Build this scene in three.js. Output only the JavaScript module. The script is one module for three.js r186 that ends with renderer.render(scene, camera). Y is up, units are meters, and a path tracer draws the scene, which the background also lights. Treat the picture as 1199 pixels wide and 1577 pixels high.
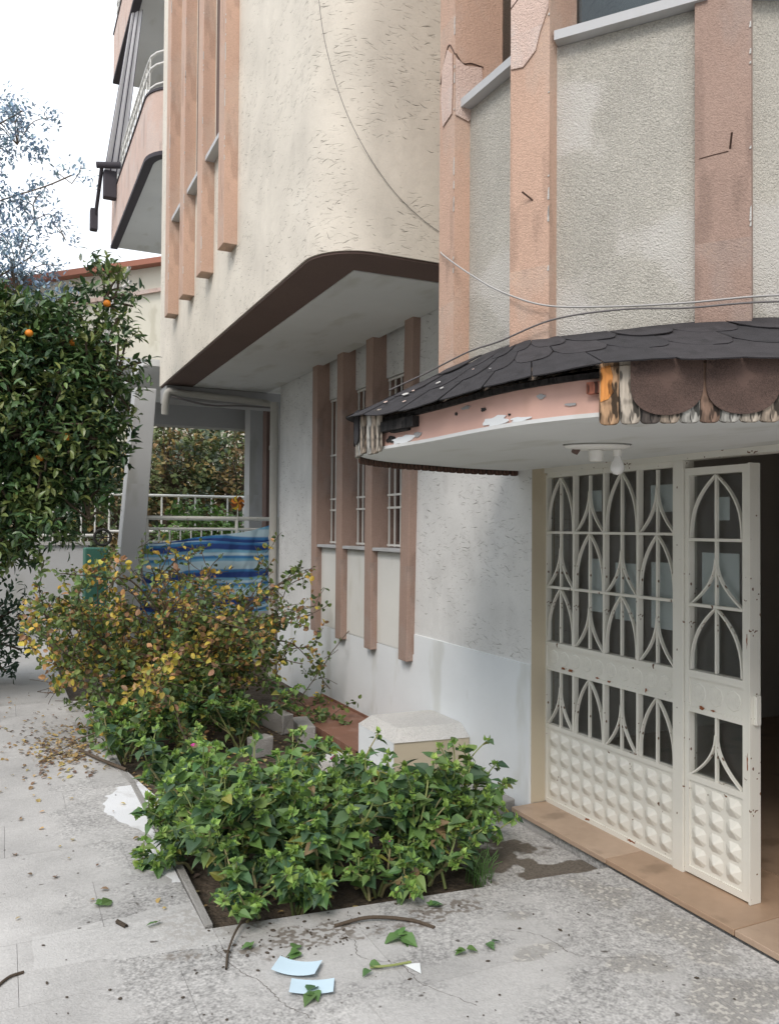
import * as THREE from 'three';
import { mergeGeometries, toCreasedNormals } from 'three/addons/utils/BufferGeometryUtils.js';
import { RoundedBoxGeometry } from 'three/addons/geometries/RoundedBoxGeometry.js';

// ---------------------------------------------------------------- camera, sky, sun, exposure
const scene = new THREE.Scene();
const camera = new THREE.PerspectiveCamera(64.49, 1199 / 1577, 0.05, 400);
{
  const yaw = THREE.MathUtils.degToRad(25.5), pitch = THREE.MathUtils.degToRad(1.1), roll = THREE.MathUtils.degToRad(0.4);
  camera.position.set(0, 1.7, 0);
  const m = new THREE.Matrix4().makeRotationY(-yaw)
    .multiply(new THREE.Matrix4().makeRotationX(pitch)).multiply(new THREE.Matrix4().makeRotationZ(roll));
  camera.quaternion.setFromRotationMatrix(m);
}
const renderer = new THREE.WebGLRenderer({ antialias: true });
renderer.toneMapping = THREE.LinearToneMapping;
renderer.toneMappingExposure = 1.32;
renderer.shadowMap.enabled = true;

// seeded random and periodic value noise
let SEED = 7;
function rnd() { SEED |= 0; SEED = SEED + 0x6D2B79F5 | 0; let t = Math.imul(SEED ^ SEED >>> 15, 1 | SEED); t = t + Math.imul(t ^ t >>> 7, 61 | t) ^ t; return ((t ^ t >>> 14) >>> 0) / 4294967296; }
const rr = (a, b) => a + (b - a) * rnd();
const pick = a => a[Math.floor(rnd() * a.length)];
const NT = new Float32Array(65536); for (let i = 0; i < 65536; i++) NT[i] = rnd();
function vn(x, y, per, s = 0) {
  const xi = Math.floor(x), yi = Math.floor(y); let fx = x - xi, fy = y - yi; fx = fx * fx * (3 - 2 * fx); fy = fy * fy * (3 - 2 * fy);
  const h = (a, b) => { a = ((a % per) + per) % per; b = ((b % per) + per) % per; return NT[(a * 157 + b * 1031 + s * 7919 + ((a * b) % 251) * 13) & 65535]; };
  const a = h(xi, yi), b = h(xi + 1, yi), c = h(xi, yi + 1), d = h(xi + 1, yi + 1);
  return a + (b - a) * fx + (c - a) * fy + (a - b - c + d) * fx * fy;
}
function fbm(u, v, per, oct = 4, s = 0) { let t = 0, a = 0.5, n = 0; for (let i = 0; i < oct; i++) { t += a * vn(u * per, v * per, per, s + i * 5); n += a; a *= 0.5; per *= 2; } return t / n; }
const sm = (a, b, x) => { x = Math.min(1, Math.max(0, (x - a) / (b - a))); return x * x * (3 - 2 * x); };
const toS = c => { c = Math.min(1, Math.max(0, c)); return 255 * (c <= 0.0031308 ? 12.92 * c : 1.055 * Math.pow(c, 1 / 2.4) - 0.055); };

// overcast sky, brighter and whiter near the horizon
{
  const w = 256, h = 128, d = new Float32Array(w * h * 4);
  for (let j = 0; j < h; j++) for (let i = 0; i < w; i++) {
    const el = Math.max(0, j / (h - 1) * 2 - 1), c = fbm(i / w, j / h, 6, 4, 3);
    const L = 1.16 + 0.22 * (c - 0.5) - 0.10 * el, k = (j * w + i) * 4;
    d[k] = L * (0.965 - 0.03 * el); d[k + 1] = L * 1.0; d[k + 2] = L * (1.05 + 0.05 * el); d[k + 3] = 1;
  }
  const t = new THREE.DataTexture(d, w, h, THREE.RGBAFormat, THREE.FloatType);
  t.mapping = THREE.EquirectangularReflectionMapping; t.magFilter = t.minFilter = THREE.LinearFilter; t.wrapS = THREE.RepeatWrapping; t.needsUpdate = true;
  scene.background = t; scene.environment = t;
}
const sun = new THREE.DirectionalLight(0xfff4ea, 1.5);
sun.position.set(-8, 13, 4); sun.target.position.set(1.5, 0, -5); scene.add(sun, sun.target);
sun.castShadow = true; sun.shadow.radius = 40; sun.shadow.mapSize.set(2048, 2048);
Object.assign(sun.shadow.camera, { left: -16, right: 16, top: 16, bottom: -16, near: 0.5, far: 60 });

// ---------------------------------------------------------------- textures and materials
function dtex(n, fn, srgb, m = n) {
  const d = new Uint8Array(n * m * 4);
  for (let j = 0; j < m; j++) for (let i = 0; i < n; i++) { const c = fn(i / n, j / m, i, j), k = (j * n + i) * 4; if (srgb) { d[k] = toS(c[0]); d[k + 1] = toS(c[1]); d[k + 2] = toS(c[2]); } else { const q = Math.min(255, Math.max(0, c * 255)); d[k] = d[k + 1] = d[k + 2] = q; } d[k + 3] = 255; }
  const t = new THREE.DataTexture(d, n, m); t.wrapS = t.wrapT = THREE.RepeatWrapping; t.magFilter = THREE.LinearFilter; t.minFilter = THREE.LinearMipmapLinearFilter; t.generateMipmaps = true;
  if (srgb) t.colorSpace = THREE.SRGBColorSpace; t.needsUpdate = true; return t;
}
const rep = (t, metres, my) => { const c = t.clone(); c.repeat.set(1 / metres, 1 / (my || metres)); c.needsUpdate = true; return c; };
const g3 = (v, a = 1, b = 1, c = 1) => [v * a, v * b, v * c];
// scratched (worm) render: field of short near-horizontal gouges
const WN = 1024, worm = new Float32Array(WN * WN);
for (let k = 0; k < 2600; k++) {
  let x = rnd() * WN, y = rnd() * WN; const clump = fbm(x / WN, y / WN, 5, 3, 9); if (clump < 0.5 && rnd() < 0.88) continue;
  let a = rr(-0.3, 0.2); const L = 3 + 62 * Math.pow(rnd(), 2.4), wd = rr(0.8, 2.2), dep = 0.15 + 0.85 * Math.pow(rnd(), 1.6);
  for (let s = 0; s < L; s += 0.7) {
    a += rr(-0.09, 0.09); x += Math.cos(a) * 0.7; y += Math.sin(a) * 0.7; const e = Math.sin(Math.PI * s / L), r = Math.ceil(wd);
    for (let dy = -r; dy <= r; dy++) for (let dx = -r; dx <= r; dx++) { const q = Math.hypot(dx, dy) / wd; if (q > 1) continue; const ix = ((Math.floor(x + dx) % WN) + WN) % WN, iy = ((Math.floor(y + dy) % WN) + WN) % WN; worm[iy * WN + ix] = Math.max(worm[iy * WN + ix], dep * e * (1 - q * q)); }
  }
}
const wormC = dtex(WN, (u, v, i, j) => { const w = worm[j * WN + i], n = fbm(u, v, 4, 5, 1), f = vn(u * 256, v * 256, 256, 2), b = 0.76 + 0.30 * n + 0.07 * (f - 0.5) - 0.58 * w - 0.06 * sm(0.55, 0.7, fbm(u, v * 0.5, 9, 4, 77)); return [b * 1.0, b * (0.985 - 0.02 * w), b * (0.97 - 0.04 * w)]; }, true);
const wormB = dtex(WN, (u, v, i, j) => 0.7 + 0.25 * (fbm(u, v, 40, 3, 4) - 0.5) - 0.6 * worm[j * WN + i]);
const grainB = dtex(512, (u, v) => 0.5 + 0.6 * (fbm(u, v, 90, 2, 5) - 0.5) + 0.5 * (vn(u * 220, v * 220, 220, 6) - 0.5));
const grainC = dtex(512, (u, v) => { const b = 0.84 + 0.16 * fbm(u, v, 3, 5, 7) + 0.22 * (vn(u * 200, v * 200, 200, 8) - 0.5) + 0.1 * (fbm(u, v, 60, 2, 9) - 0.5); return g3(b); }, true);
const pilC = dtex(1024, (u, v) => { const n = fbm(u, v, 5, 6, 61), pale = sm(0.52, 0.68, fbm(u, v * 0.5, 8, 5, 62)), dirt = sm(0.56, 0.7, fbm(u, v * 0.25, 14, 4, 63)), g = vn(u * 330, v * 330, 330, 64) - 0.5; const b = 0.80 + 0.18 * n + 0.20 * g - 0.16 * dirt; return [b, b * (1 + 0.07 * pale), b * (1 + 0.12 * pale)]; }, true);
const castC = dtex(1024, (u, v) => { const sp = vn(u * 330, v * 330, 330, 11), n = fbm(u, v * 0.5, 6, 5, 12), st = sm(0.5, 0.75, fbm(u * 1, v, 5, 4, 13)); let b = 0.66 + 0.30 * n + 0.34 * (sp - 0.5) + 0.20 * st; return [b, b * 0.985, b * (0.95 + 0.05 * st)]; }, true);
const plastC = dtex(1024, (u, v) => { const n = fbm(u, v, 3, 6, 14), s = fbm(u * 1, v, 7, 5, 15), st = sm(0.60, 0.78, fbm(u, v * 0.4, 10, 4, 16)); const b = 0.80 + 0.18 * n + 0.05 * (s - 0.5) - 0.13 * st; return [b, b * (1 - 0.01 * st), b * (1 - 0.05 * st)]; }, true);
const plastB = dtex(512, (u, v) => 0.5 + 0.7 * (fbm(u, v, 8, 5, 17) - 0.5));
const paintC = dtex(1024, (u, v) => { const n = fbm(u, v, 4, 5, 18), ch = fbm(u, v, 34, 3, 19), big = fbm(u, v, 5, 3, 20); const c = sm(0.85, 0.875, ch * 0.8 + big * 0.32), b = 0.86 + 0.16 * n; const r = vn(u * 60, v * 60, 60, 21); return [b * (1 - c) + c * (0.10 + 0.16 * r), b * (1 - c) + c * (0.06 + 0.05 * r), b * 0.98 * (1 - c) + c * 0.04]; }, true);
const woodC = dtex(512, (u, v) => { const g = fbm(u * 1, v * 0.12, 48, 3, 22), n = fbm(u, v, 5, 4, 23), k = fbm(u, v * 0.3, 20, 3, 25); return g3(Math.max(0.08, 0.62 + 0.42 * g * (0.6 + 0.6 * n) - 0.55 * sm(0.5, 0.66, k) - 0.35 * sm(0.52, 0.66, fbm(u, v * 0.6, 9, 3, 68))), 1, 0.98, 0.95); }, true);
const woodB = dtex(512, (u, v) => fbm(u, v * 0.1, 60, 3, 22));
const granC = dtex(512, (u, v) => { const s = vn(u * 210, v * 210, 210, 26), q = s > 0.9 ? 1.2 : 0; return g3(0.5 + 0.7 * fbm(u, v, 4, 4, 27) + 0.7 * (s - 0.5) + q + 1.4 * sm(0.6, 0.78, fbm(u, v, 7, 4, 66))); }, true);
const rustC = dtex(512, (u, v) => { const n = fbm(u, v, 5, 5, 28), w = sm(0.55, 0.7, fbm(u, v, 9, 4, 29)); return [0.17 + 0.10 * n + 0.03 * w, 0.085 + 0.05 * n + 0.03 * w, 0.055 + 0.035 * n + 0.03 * w]; }, true);
const soilC = dtex(512, (u, v) => { const n = fbm(u, v, 8, 5, 30), s = vn(u * 120, v * 120, 120, 31); return [0.055 + 0.07 * n + 0.05 * (s - 0.4), 0.042 + 0.055 * n + 0.04 * (s - 0.4), 0.030 + 0.04 * n + 0.03 * (s - 0.4)]; }, true);
const soilB = dtex(512, (u, v) => fbm(u, v, 20, 5, 30));
const tanC = dtex(512, (u, v) => { const n = fbm(u, v, 4, 6, 32), s = fbm(u, v, 24, 3, 33), d = sm(0.55, 0.75, fbm(u, v, 6, 4, 34)); return [0.36 + 0.14 * n - 0.12 * d + 0.05 * s, 0.26 + 0.11 * n - 0.09 * d + 0.04 * s, 0.185 + 0.09 * n - 0.07 * d + 0.03 * s]; }, true);
const tileCon = dtex(1024, (u, v) => { const n = fbm(u, v, 3, 6, 35), s = vn(u * 300, v * 300, 300, 36), a = sm(0.52, 0.66, fbm(u, v, 6, 4, 37)); const b = 0.36 + 0.14 * n + (0.06 + 0.2 * a) * (s - 0.5) - 0.04 * a; return [b, b * 0.985, b * 0.95]; }, true);
// paving of the yard, mapped in metres over x -2..4, z -8..-2 : aggregate, spilt white paint, dirt and mud where the photograph has them
const inPoly = (p, x, y) => { let c = false; for (let i = 0, j = p.length - 1; i < p.length; j = i++) if ((p[i][1] > y) !== (p[j][1] > y) && x < (p[j][0] - p[i][0]) * (y - p[i][1]) / (p[j][1] - p[i][1]) + p[i][0]) c = !c; return c; };
const blob = (x, z, cx, cz, rx, rz, ang = 0) => { const c = Math.cos(ang), s = Math.sin(ang), dx = x - cx, dz = z - cz; return 1 - Math.hypot((dx * c + dz * s) / rx, (-dx * s + dz * c) / rz); };
const yardC = dtex(2048, (u, v) => {
  const x = -2 + 6 * u, z = -8 + 6 * v, n = fbm(u, v, 7, 6, 40), m = fbm(u, v, 24, 5, 41), e = fbm(u, v, 60, 3, 42) - 0.5;
  const s = vn(u * 900, v * 900, 900, 43), s2 = vn(u * 420, v * 420, 420, 44);
  const agg = sm(0.50, 0.62, fbm(u, v, 9, 4, 45) + 0.25 * e);
  let b = 0.46 + 0.20 * (n - 0.5) + 0.16 * (m - 0.5) + (0.07 + 0.20 * agg) * (s - 0.5) + (0.04 + 0.14 * agg) * (s2 - 0.5) - 0.05 * agg;
  let c = [b, b * 0.985, b * 0.955];
  const mix = (col, k) => { for (let i = 0; i < 3; i++) c[i] = c[i] * (1 - k) + col[i] * k; };
  // exposed, dirty aggregate beside the threshold
  let k = Math.max(blob(x, z, 2.30, -2.47, 0.20, 0.13, 0.4), blob(x, z, 2.62, -2.55, 0.16, 0.38, 0), blob(x, z, 2.56, -3.05, 0.12, 0.26, -0.2), blob(x, z, 2.45, -2.15, 0.3, 0.16), blob(x, z, 1.98, -2.72, 0.12, 0.07), blob(x, z, 2.05, -3.0, 0.08, 0.06)) + 1.4 * e + 0.5 * (m - 0.5);
  k = sm(0.05, 0.4, k) * (0.35 + 0.65 * sm(0.3, 0.62, s2 * 0.6 + s * 0.5)); { const q = s2 > 0.72 ? 0.5 : 0.13 + 0.12 * s; mix([q + 0.08, (q + 0.08) * 0.95, (q + 0.08) * 0.85], k * 0.6); }
  // mud on the low slab by the plants
  k = Math.max(blob(x, z, 2.36, -3.66, 0.36, 0.22, -0.2), blob(x, z, 2.60, -3.36, 0.30, 0.12, 0.15), blob(x, z, 2.25, -3.95, 0.25, 0.5)) + 1.5 * e + 0.6 * (m - 0.5); mix([0.085 + 0.05 * s, 0.068 + 0.04 * s, 0.05 + 0.03 * s], 0.9 * sm(0.02, 0.22, k));
  // soil trodden out along the bed's edge
  k = Math.max(blob(x, z, 0.80, -3.5, 0.30, 0.22), blob(x, z, 1.2, -3.22, 0.55, 0.13, 0.05), blob(x, z, 1.75, -3.18, 0.4, 0.10)) + 1.6 * e + 0.8 * (m - 0.5); mix([0.13, 0.105, 0.08], 0.8 * sm(0.15, 0.5, k) * sm(0.35, 0.6, s2));
  // white paint spilt beside the bed
  const wp = [[0.57, -5.18], [0.60, -5.34], [0.70, -5.5], [0.90, -5.62], [0.95, -3.95], [0.74, -3.98], [0.70, -4.3], [0.76, -4.6], [0.70, -4.78], [0.62, -4.95]];
  if (inPoly(wp, x + 0.10 * e, z + 0.12 * e)) mix([0.74 + 0.06 * m, 0.76 + 0.06 * m, 0.78 + 0.05 * m], 0.92 - 0.5 * sm(0.6, 0.72, m + 0.2 * e));
  // paler cement skim
  if (inPoly([[0.14, -3.68], [0.78, -3.74], [1.02, -3.34], [0.75, -3.30], [0.13, -3.42]], x + 0.03 * e, z + 0.05 * e)) mix([0.52 + 0.08 * n, 0.515 + 0.08 * n, 0.50 + 0.08 * n], 0.55);
  // dark flecks of dirt
  const f = vn(u * 150, v * 150, 150, 47) * 0.7 + vn(u * 310, v * 310, 310, 48) * 0.3; mix([0.07, 0.06, 0.05], 0.85 * sm(0.885, 0.92, f));
  return c;
}, true);
yardC.repeat.set(1 / 6, 1 / 6); yardC.offset.set(2 / 6, 8 / 6);
const yardB = rep(dtex(512, (u, v) => 0.5 + 0.5 * (fbm(u, v, 12, 4, 50) - 0.5) + 0.45 * (vn(u * 190, v * 190, 190, 51) - 0.5)), 0.9);
const clothC = dtex(512, (u, v) => {
  const w = v + 0.012 * Math.sin(u * 6.283) + 0.03 * (fbm(u, v, 6, 3, 52) - 0.5), q = (w * 3.2) % 1, n = fbm(u, v, 9, 4, 53);
  const A = [0.03, 0.07, 0.26], B = [0.06, 0.24, 0.52], C = [0.55, 0.72, 0.80], D = [0.22, 0.48, 0.66]; const seq = [A, B, C, C, C, D, B, C, D, A], t = (q + 1) % 1 * 10, i = Math.floor(t), f = sm(0.3, 1, t - i), a = seq[i % 10], b = seq[(i + 1) % 10];
  return [0, 1, 2].map(k => (a[k] * (1 - f) + b[k] * f) * (0.85 + 0.3 * n));
}, true);
const awnC = dtex(128, (u) => { const s = (u * 6) % 1; return s < 0.2 ? [0.035, 0.03, 0.06] : [0.8, 0.79, 0.8]; }, true, 4);

const lin = (r, g, b) => new THREE.Color().setRGB(r, g, b);
function mat(r, g, b, o = {}) { return new THREE.MeshStandardMaterial({ color: lin(r, g, b), roughness: 0.9, side: THREE.DoubleSide, ...o }); }
const wC = rep(wormC, 1.5), wB = rep(wormB, 1.5), gC = rep(grainC, 0.9), lC = rep(pilC, 1.4), gB = rep(grainB, 0.5), pC = rep(plastC, 2.2), pB = rep(plastB, 1.2), dC = rep(paintC, 0.8), cC = rep(castC, 1.3), kC = rep(woodC, 0.3), kB = rep(woodB, 0.3), sC = rep(granC, 0.35), tC = rep(tanC, 0.8), coC = rep(tileCon, 1.7);
const M = {
  bay: mat(0.78, 0.735, 0.645, { map: wC, bumpMap: wB, bumpScale: 0.006 }),
  wall: mat(0.74, 0.755, 0.75, { map: wC, bumpMap: wB, bumpScale: 0.006 }),
  plaster: mat(0.84, 0.88, 0.90, { map: pC, bumpMap: pB, bumpScale: 0.004 }),
  creamPanel: mat(0.80, 0.80, 0.76, { map: pC, bumpMap: pB, bumpScale: 0.004 }),
  soffit: mat(0.74, 0.755, 0.75, { map: pC, bumpMap: pB, bumpScale: 0.003 }),
  canopySoffit: mat(0.74, 0.755, 0.75, { map: pC }),
  salmon: mat(0.64, 0.43, 0.325, { map: lC, bumpMap: gB, bumpScale: 0.003 }),
  salmonPale: mat(0.74, 0.56, 0.48, { map: lC, bumpMap: gB, bumpScale: 0.005 }),
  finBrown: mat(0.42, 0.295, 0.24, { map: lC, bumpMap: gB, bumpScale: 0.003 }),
  band: mat(0.15, 0.10, 0.085, { map: gC }),
  cast: mat(0.58, 0.565, 0.52, { map: cC, bumpMap: gB, bumpScale: 0.006 }),
  beige: mat(0.60, 0.53, 0.40, { map: pC }),
  beam: mat(0.40, 0.40, 0.40, { map: pC, bumpMap: pB, bumpScale: 0.004 }),
  stoneSill: mat(0.56, 0.57, 0.58, { map: pC, roughness: 0.6 }),
  white: mat(0.80, 0.79, 0.74, { map: dC, roughness: 0.5 }),
  bars: mat(0.70, 0.69, 0.65, { roughness: 0.5 }),
  doorPaint: mat(0.80, 0.785, 0.725, { map: dC, roughness: 0.45 }),
  rust: mat(1, 1, 1, { map: rep(rustC, 0.7), bumpMap: pB, bumpScale: 0.004, roughness: 0.75 }),
  rustSpot: mat(0.26, 0.085, 0.03),
  shingle: mat(0.036, 0.034, 0.038, { map: sC, bumpMap: gB, bumpScale: 0.002, roughness: 0.95 }),
  shingleB: mat(0.046, 0.042, 0.046, { map: sC, bumpMap: gB, bumpScale: 0.002, roughness: 0.95 }),
  shingleBrown: mat(0.115, 0.075, 0.062, { map: sC, bumpMap: gB, bumpScale: 0.002, roughness: 0.95 }),
  pink: mat(0.72, 0.46, 0.385, { map: pC, bumpMap: pB, bumpScale: 0.006 }),
  filler: mat(0.72, 0.71, 0.68, { map: gC, bumpMap: gB, bumpScale: 0.008 }),
  burnt: mat(0.035, 0.032, 0.032, { map: kC, bumpMap: kB, bumpScale: 0.004 }),
  dark: mat(0.03, 0.028, 0.026),
  wood: [[0.62, 0.56, 0.48], [0.50, 0.42, 0.34], [0.30, 0.20, 0.15], [0.55, 0.55, 0.52], [0.13, 0.11, 0.10], [0.62, 0.40, 0.24]].map(c => mat(...c, { map: kC, bumpMap: kB, bumpScale: 0.003 })),
  woodOrange: mat(0.85, 0.36, 0.10, { map: kC, bumpMap: kB, bumpScale: 0.003 }),
  woodBack: mat(0.16, 0.085, 0.06, { map: kC, bumpMap: kB, bumpScale: 0.003 }),
  woodRed: mat(0.55, 0.20, 0.13, { map: kC }),
  glass: new THREE.MeshPhysicalMaterial({ color: lin(0.80, 0.82, 0.82), roughness: 0.12, transmission: 1, thickness: 0, side: THREE.DoubleSide, bumpMap: rep(grainB, 0.25), bumpScale: 0.0015 }),
  winGlass: new THREE.MeshPhysicalMaterial({ color: lin(0.55, 0.6, 0.62), roughness: 0.08, transmission: 1, thickness: 0, side: THREE.DoubleSide }),
  room: mat(0.50, 0.48, 0.44), floorTile: mat(0.75, 0.72, 0.68, { map: tC, roughness: 0.35 }),
  tan: mat(1, 1, 1, { map: tC, roughness: 0.5, bumpMap: pB, bumpScale: 0.002 }),
  tan2: mat(0.86, 0.80, 0.74, { map: tC, roughness: 0.45, bumpMap: pB, bumpScale: 0.002 }),
  concrete: mat(0.98, 0.98, 0.98, { map: coC, bumpMap: yardB, bumpScale: 0.004 }),
  greyStone: mat(0.80, 0.79, 0.78, { map: coC, bumpMap: yardB, bumpScale: 0.006 }),
  yard: [1.0, 0.96, 1.04].map(k => mat(k, k, k, { map: yardC, bumpMap: yardB, bumpScale: 0.003 })),
  soil: mat(1, 1, 1, { map: rep(soilC, 0.8), bumpMap: rep(soilB, 0.8), bumpScale: 0.03 }),
  cloth: new THREE.MeshPhysicalMaterial({ map: clothC, roughness: 1, side: THREE.DoubleSide, transmission: 0.15, thickness: 0 }),
  awning: mat(1, 1, 1, { map: awnC }),
  wire: mat(0.16, 0.15, 0.15, { roughness: 0.6 }), wireLight: mat(0.42, 0.41, 0.40, { roughness: 0.6 }), crack: mat(0.10, 0.06, 0.045),
  plastic: mat(0.78, 0.77, 0.73, { roughness: 0.4 }), paper: mat(0.60, 0.76, 0.86, { roughness: 0.8 }), notice: mat(0.80, 0.84, 0.84),
  trim: mat(0.06, 0.055, 0.065), houseCream: mat(0.78, 0.74, 0.62, { map: pC }), roofTile: mat(0.38, 0.16, 0.11), greyWall: mat(0.52, 0.53, 0.53, { map: pC }),
  orange: mat(0.85, 0.28, 0.03, { roughness: 0.5 }), pinkFlower: mat(0.75, 0.10, 0.42), bark: mat(0.16, 0.12, 0.085, { bumpMap: kB, bumpScale: 0.01 }), greenPaint: mat(0.05, 0.16, 0.12), pipe: mat(0.46, 0.45, 0.41, { map: gC, roughness: 0.6 }),
};

// ---------------------------------------------------------------- geometry helpers
const NAMES = {};
const numbered = n => { const k = NAMES[n] = (NAMES[n] ?? -1) + 1; return k ? n + '_' + String(k).padStart(3, '0') : n; };
function tag(o, label, category, group, kind) { if (label) o.userData.label = label; if (category) o.userData.category = category; if (group) o.userData.group = group; if (kind) o.userData.kind = kind; return o; }
function thing(name, label, category, pos = [0, 0, 0], group) { const o = new THREE.Group(); o.name = numbered(name); o.position.set(...pos); scene.add(o); return tag(o, label, category, group); }
function part(name, geo, m, parent) { const o = new THREE.Mesh(geo, m); o.name = parent ? name : numbered(name); o.castShadow = o.receiveShadow = true; (parent || scene).add(o); return o; }
function solo(name, geo, m, label, category, group, kind) { return tag(part(name, geo, m), label, category, group, kind); }
function uvBox(g) {
  if (g.index) g = g.toNonIndexed(); const p = g.attributes.position, n = g.attributes.normal, uv = new Float32Array(p.count * 2);
  for (let i = 0; i < p.count; i += 3) {
    let nx = 0, ny = 0, nz = 0; for (let k = 0; k < 3; k++) { nx += n.getX(i + k); ny += n.getY(i + k); nz += n.getZ(i + k); } nx = Math.abs(nx); ny = Math.abs(ny); nz = Math.abs(nz);
    for (let k = i; k < i + 3; k++) { const x = p.getX(k), y = p.getY(k), z = p.getZ(k); if (ny >= nx && ny >= nz) { uv[2 * k] = x; uv[2 * k + 1] = z; } else if (nx >= nz) { uv[2 * k] = z; uv[2 * k + 1] = y; } else { uv[2 * k] = x; uv[2 * k + 1] = y; } }
  }
  g.setAttribute('uv', new THREE.BufferAttribute(uv, 2)); return g;
}
const box = (x0, x1, y0, y1, z0, z1, r = 0) => { const w = x1 - x0, h = y1 - y0, d = z1 - z0; const g = r ? new RoundedBoxGeometry(w, h, d, 2, r) : new THREE.BoxGeometry(w, h, d); g.translate((x0 + x1) / 2, (y0 + y1) / 2, (z0 + z1) / 2); return uvBox(g); };
const merge = a => mergeGeometries(a.map(g => { g = g.index ? g.toNonIndexed() : g; for (const k of Object.keys(g.attributes)) if (!['position', 'normal', 'uv'].includes(k)) g.deleteAttribute(k); return g; }));
// upright prism over a plan polygon of [x, z]; side uv = length along the plan, height
function prism(pts, y0, y1, crease = 0, caps = true) {
  let A = 0; for (let i = 0; i < pts.length; i++) { const a = pts[i], b = pts[(i + 1) % pts.length]; A += a[0] * b[1] - b[0] * a[1]; }
  if (A < 0) pts = pts.slice().reverse();
  const P = [], U = []; let s = 0;
  for (let i = 0; i < pts.length; i++) {
    const a = pts[i], b = pts[(i + 1) % pts.length], l = Math.hypot(b[0] - a[0], b[1] - a[1]);
    const q = [[a, y0, s], [a, y1, s], [b, y1, s + l], [a, y0, s], [b, y1, s + l], [b, y0, s + l]];
    for (const [c, y, t] of q) { P.push(c[0], y, c[1]); U.push(t, y); } s += l;
  }
  if (caps) for (const f of THREE.ShapeUtils.triangulateShape(pts.map(p => new THREE.Vector2(p[0], p[1])), [])) {
    for (const k of [f[0], f[2], f[1]]) { P.push(pts[k][0], y1, pts[k][1]); U.push(pts[k][0], pts[k][1]); }
    for (const k of f) { P.push(pts[k][0], y0, pts[k][1]); U.push(pts[k][0], pts[k][1]); }
  }
  let g = new THREE.BufferGeometry(); g.setAttribute('position', new THREE.Float32BufferAttribute(P, 3)); g.setAttribute('uv', new THREE.Float32BufferAttribute(U, 2)); g.computeVertexNormals();
  if (crease) g = toCreasedNormals(g, crease); return g;
}
const V = (x, y, z) => new THREE.Vector3(x, y, z);
function tube(pts, r, seg = 0, rad = 6, straight = false) {
  const c = straight ? pts.slice(1).reduce((cp, p, i) => (cp.add(new THREE.LineCurve3(V(...pts[i]), V(...p))), cp), new THREE.CurvePath()) : new THREE.CatmullRomCurve3(pts.map(p => V(...p)), false, 'centripetal');
  return new THREE.TubeGeometry(c, seg || Math.max(4, pts.length * 6), r, rad, false);
}
function rod(a, b, r, r2 = r, n = 8) { const A = V(...a), B = V(...b), d = B.clone().sub(A), L = d.length(); const g = new THREE.CylinderGeometry(r2, r, L, n, 1); g.applyQuaternion(new THREE.Quaternion().setFromUnitVectors(V(0, 1, 0), d.normalize())); g.translate((A.x + B.x) / 2, (A.y + B.y) / 2, (A.z + B.z) / 2); return g; }
// flat bar following a polyline in the (z, y) plane, x0..x1 deep
function strip(pts, w, x0, x1) {
  const L = [], R = []; for (let i = 0; i < pts.length; i++) { const a = pts[Math.max(0, i - 1)], b = pts[Math.min(pts.length - 1, i + 1)], dx = b[0] - a[0], dy = b[1] - a[1], l = Math.hypot(dx, dy) || 1; L.push([pts[i][0] - dy / l * w / 2, pts[i][1] + dx / l * w / 2]); R.push([pts[i][0] + dy / l * w / 2, pts[i][1] - dx / l * w / 2]); }
  const P = [], q = (a, b, c, d) => P.push(...a, ...b, ...c, ...a, ...c, ...d), f = (p, x) => [x, p[1], p[0]];
  for (let i = 0; i + 1 < pts.length; i++) { q(f(L[i], x0), f(L[i + 1], x0), f(R[i + 1], x0), f(R[i], x0)); q(f(R[i], x1), f(R[i + 1], x1), f(L[i + 1], x1), f(L[i], x1)); q(f(L[i], x1), f(L[i + 1], x1), f(L[i + 1], x0), f(L[i], x0)); q(f(R[i], x0), f(R[i + 1], x0), f(R[i + 1], x1), f(R[i], x1)); }
  const n = pts.length - 1; q(f(L[0], x0), f(R[0], x0), f(R[0], x1), f(L[0], x1)); q(f(L[n], x1), f(R[n], x1), f(R[n], x0), f(L[n], x0));
  const g = new THREE.BufferGeometry(); g.setAttribute('position', new THREE.Float32BufferAttribute(P, 3)); g.computeVertexNormals(); return uvBox(g);
}
// thin irregular flake in a plane: origin o, axes e1 e2, outline in metres
function flake(o, e1, e2, outline, t = 0.003) {
  const s = new THREE.Shape(outline.map(p => new THREE.Vector2(...p))), g = new THREE.ExtrudeGeometry(s, { depth: t, bevelEnabled: false });
  const a = V(...e1).normalize(), b = V(...e2).normalize(), c = a.clone().cross(b); const m = new THREE.Matrix4().makeBasis(a, b, c).setPosition(...o); g.applyMatrix4(m); return g;
}
const ragged = (rx, ry, n = 14, k = 0.35) => Array.from({ length: n }, (_, i) => { const a = i / n * 6.283, r = 1 - k * rnd(); return [Math.cos(a) * rx * r, Math.sin(a) * ry * r]; });

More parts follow.
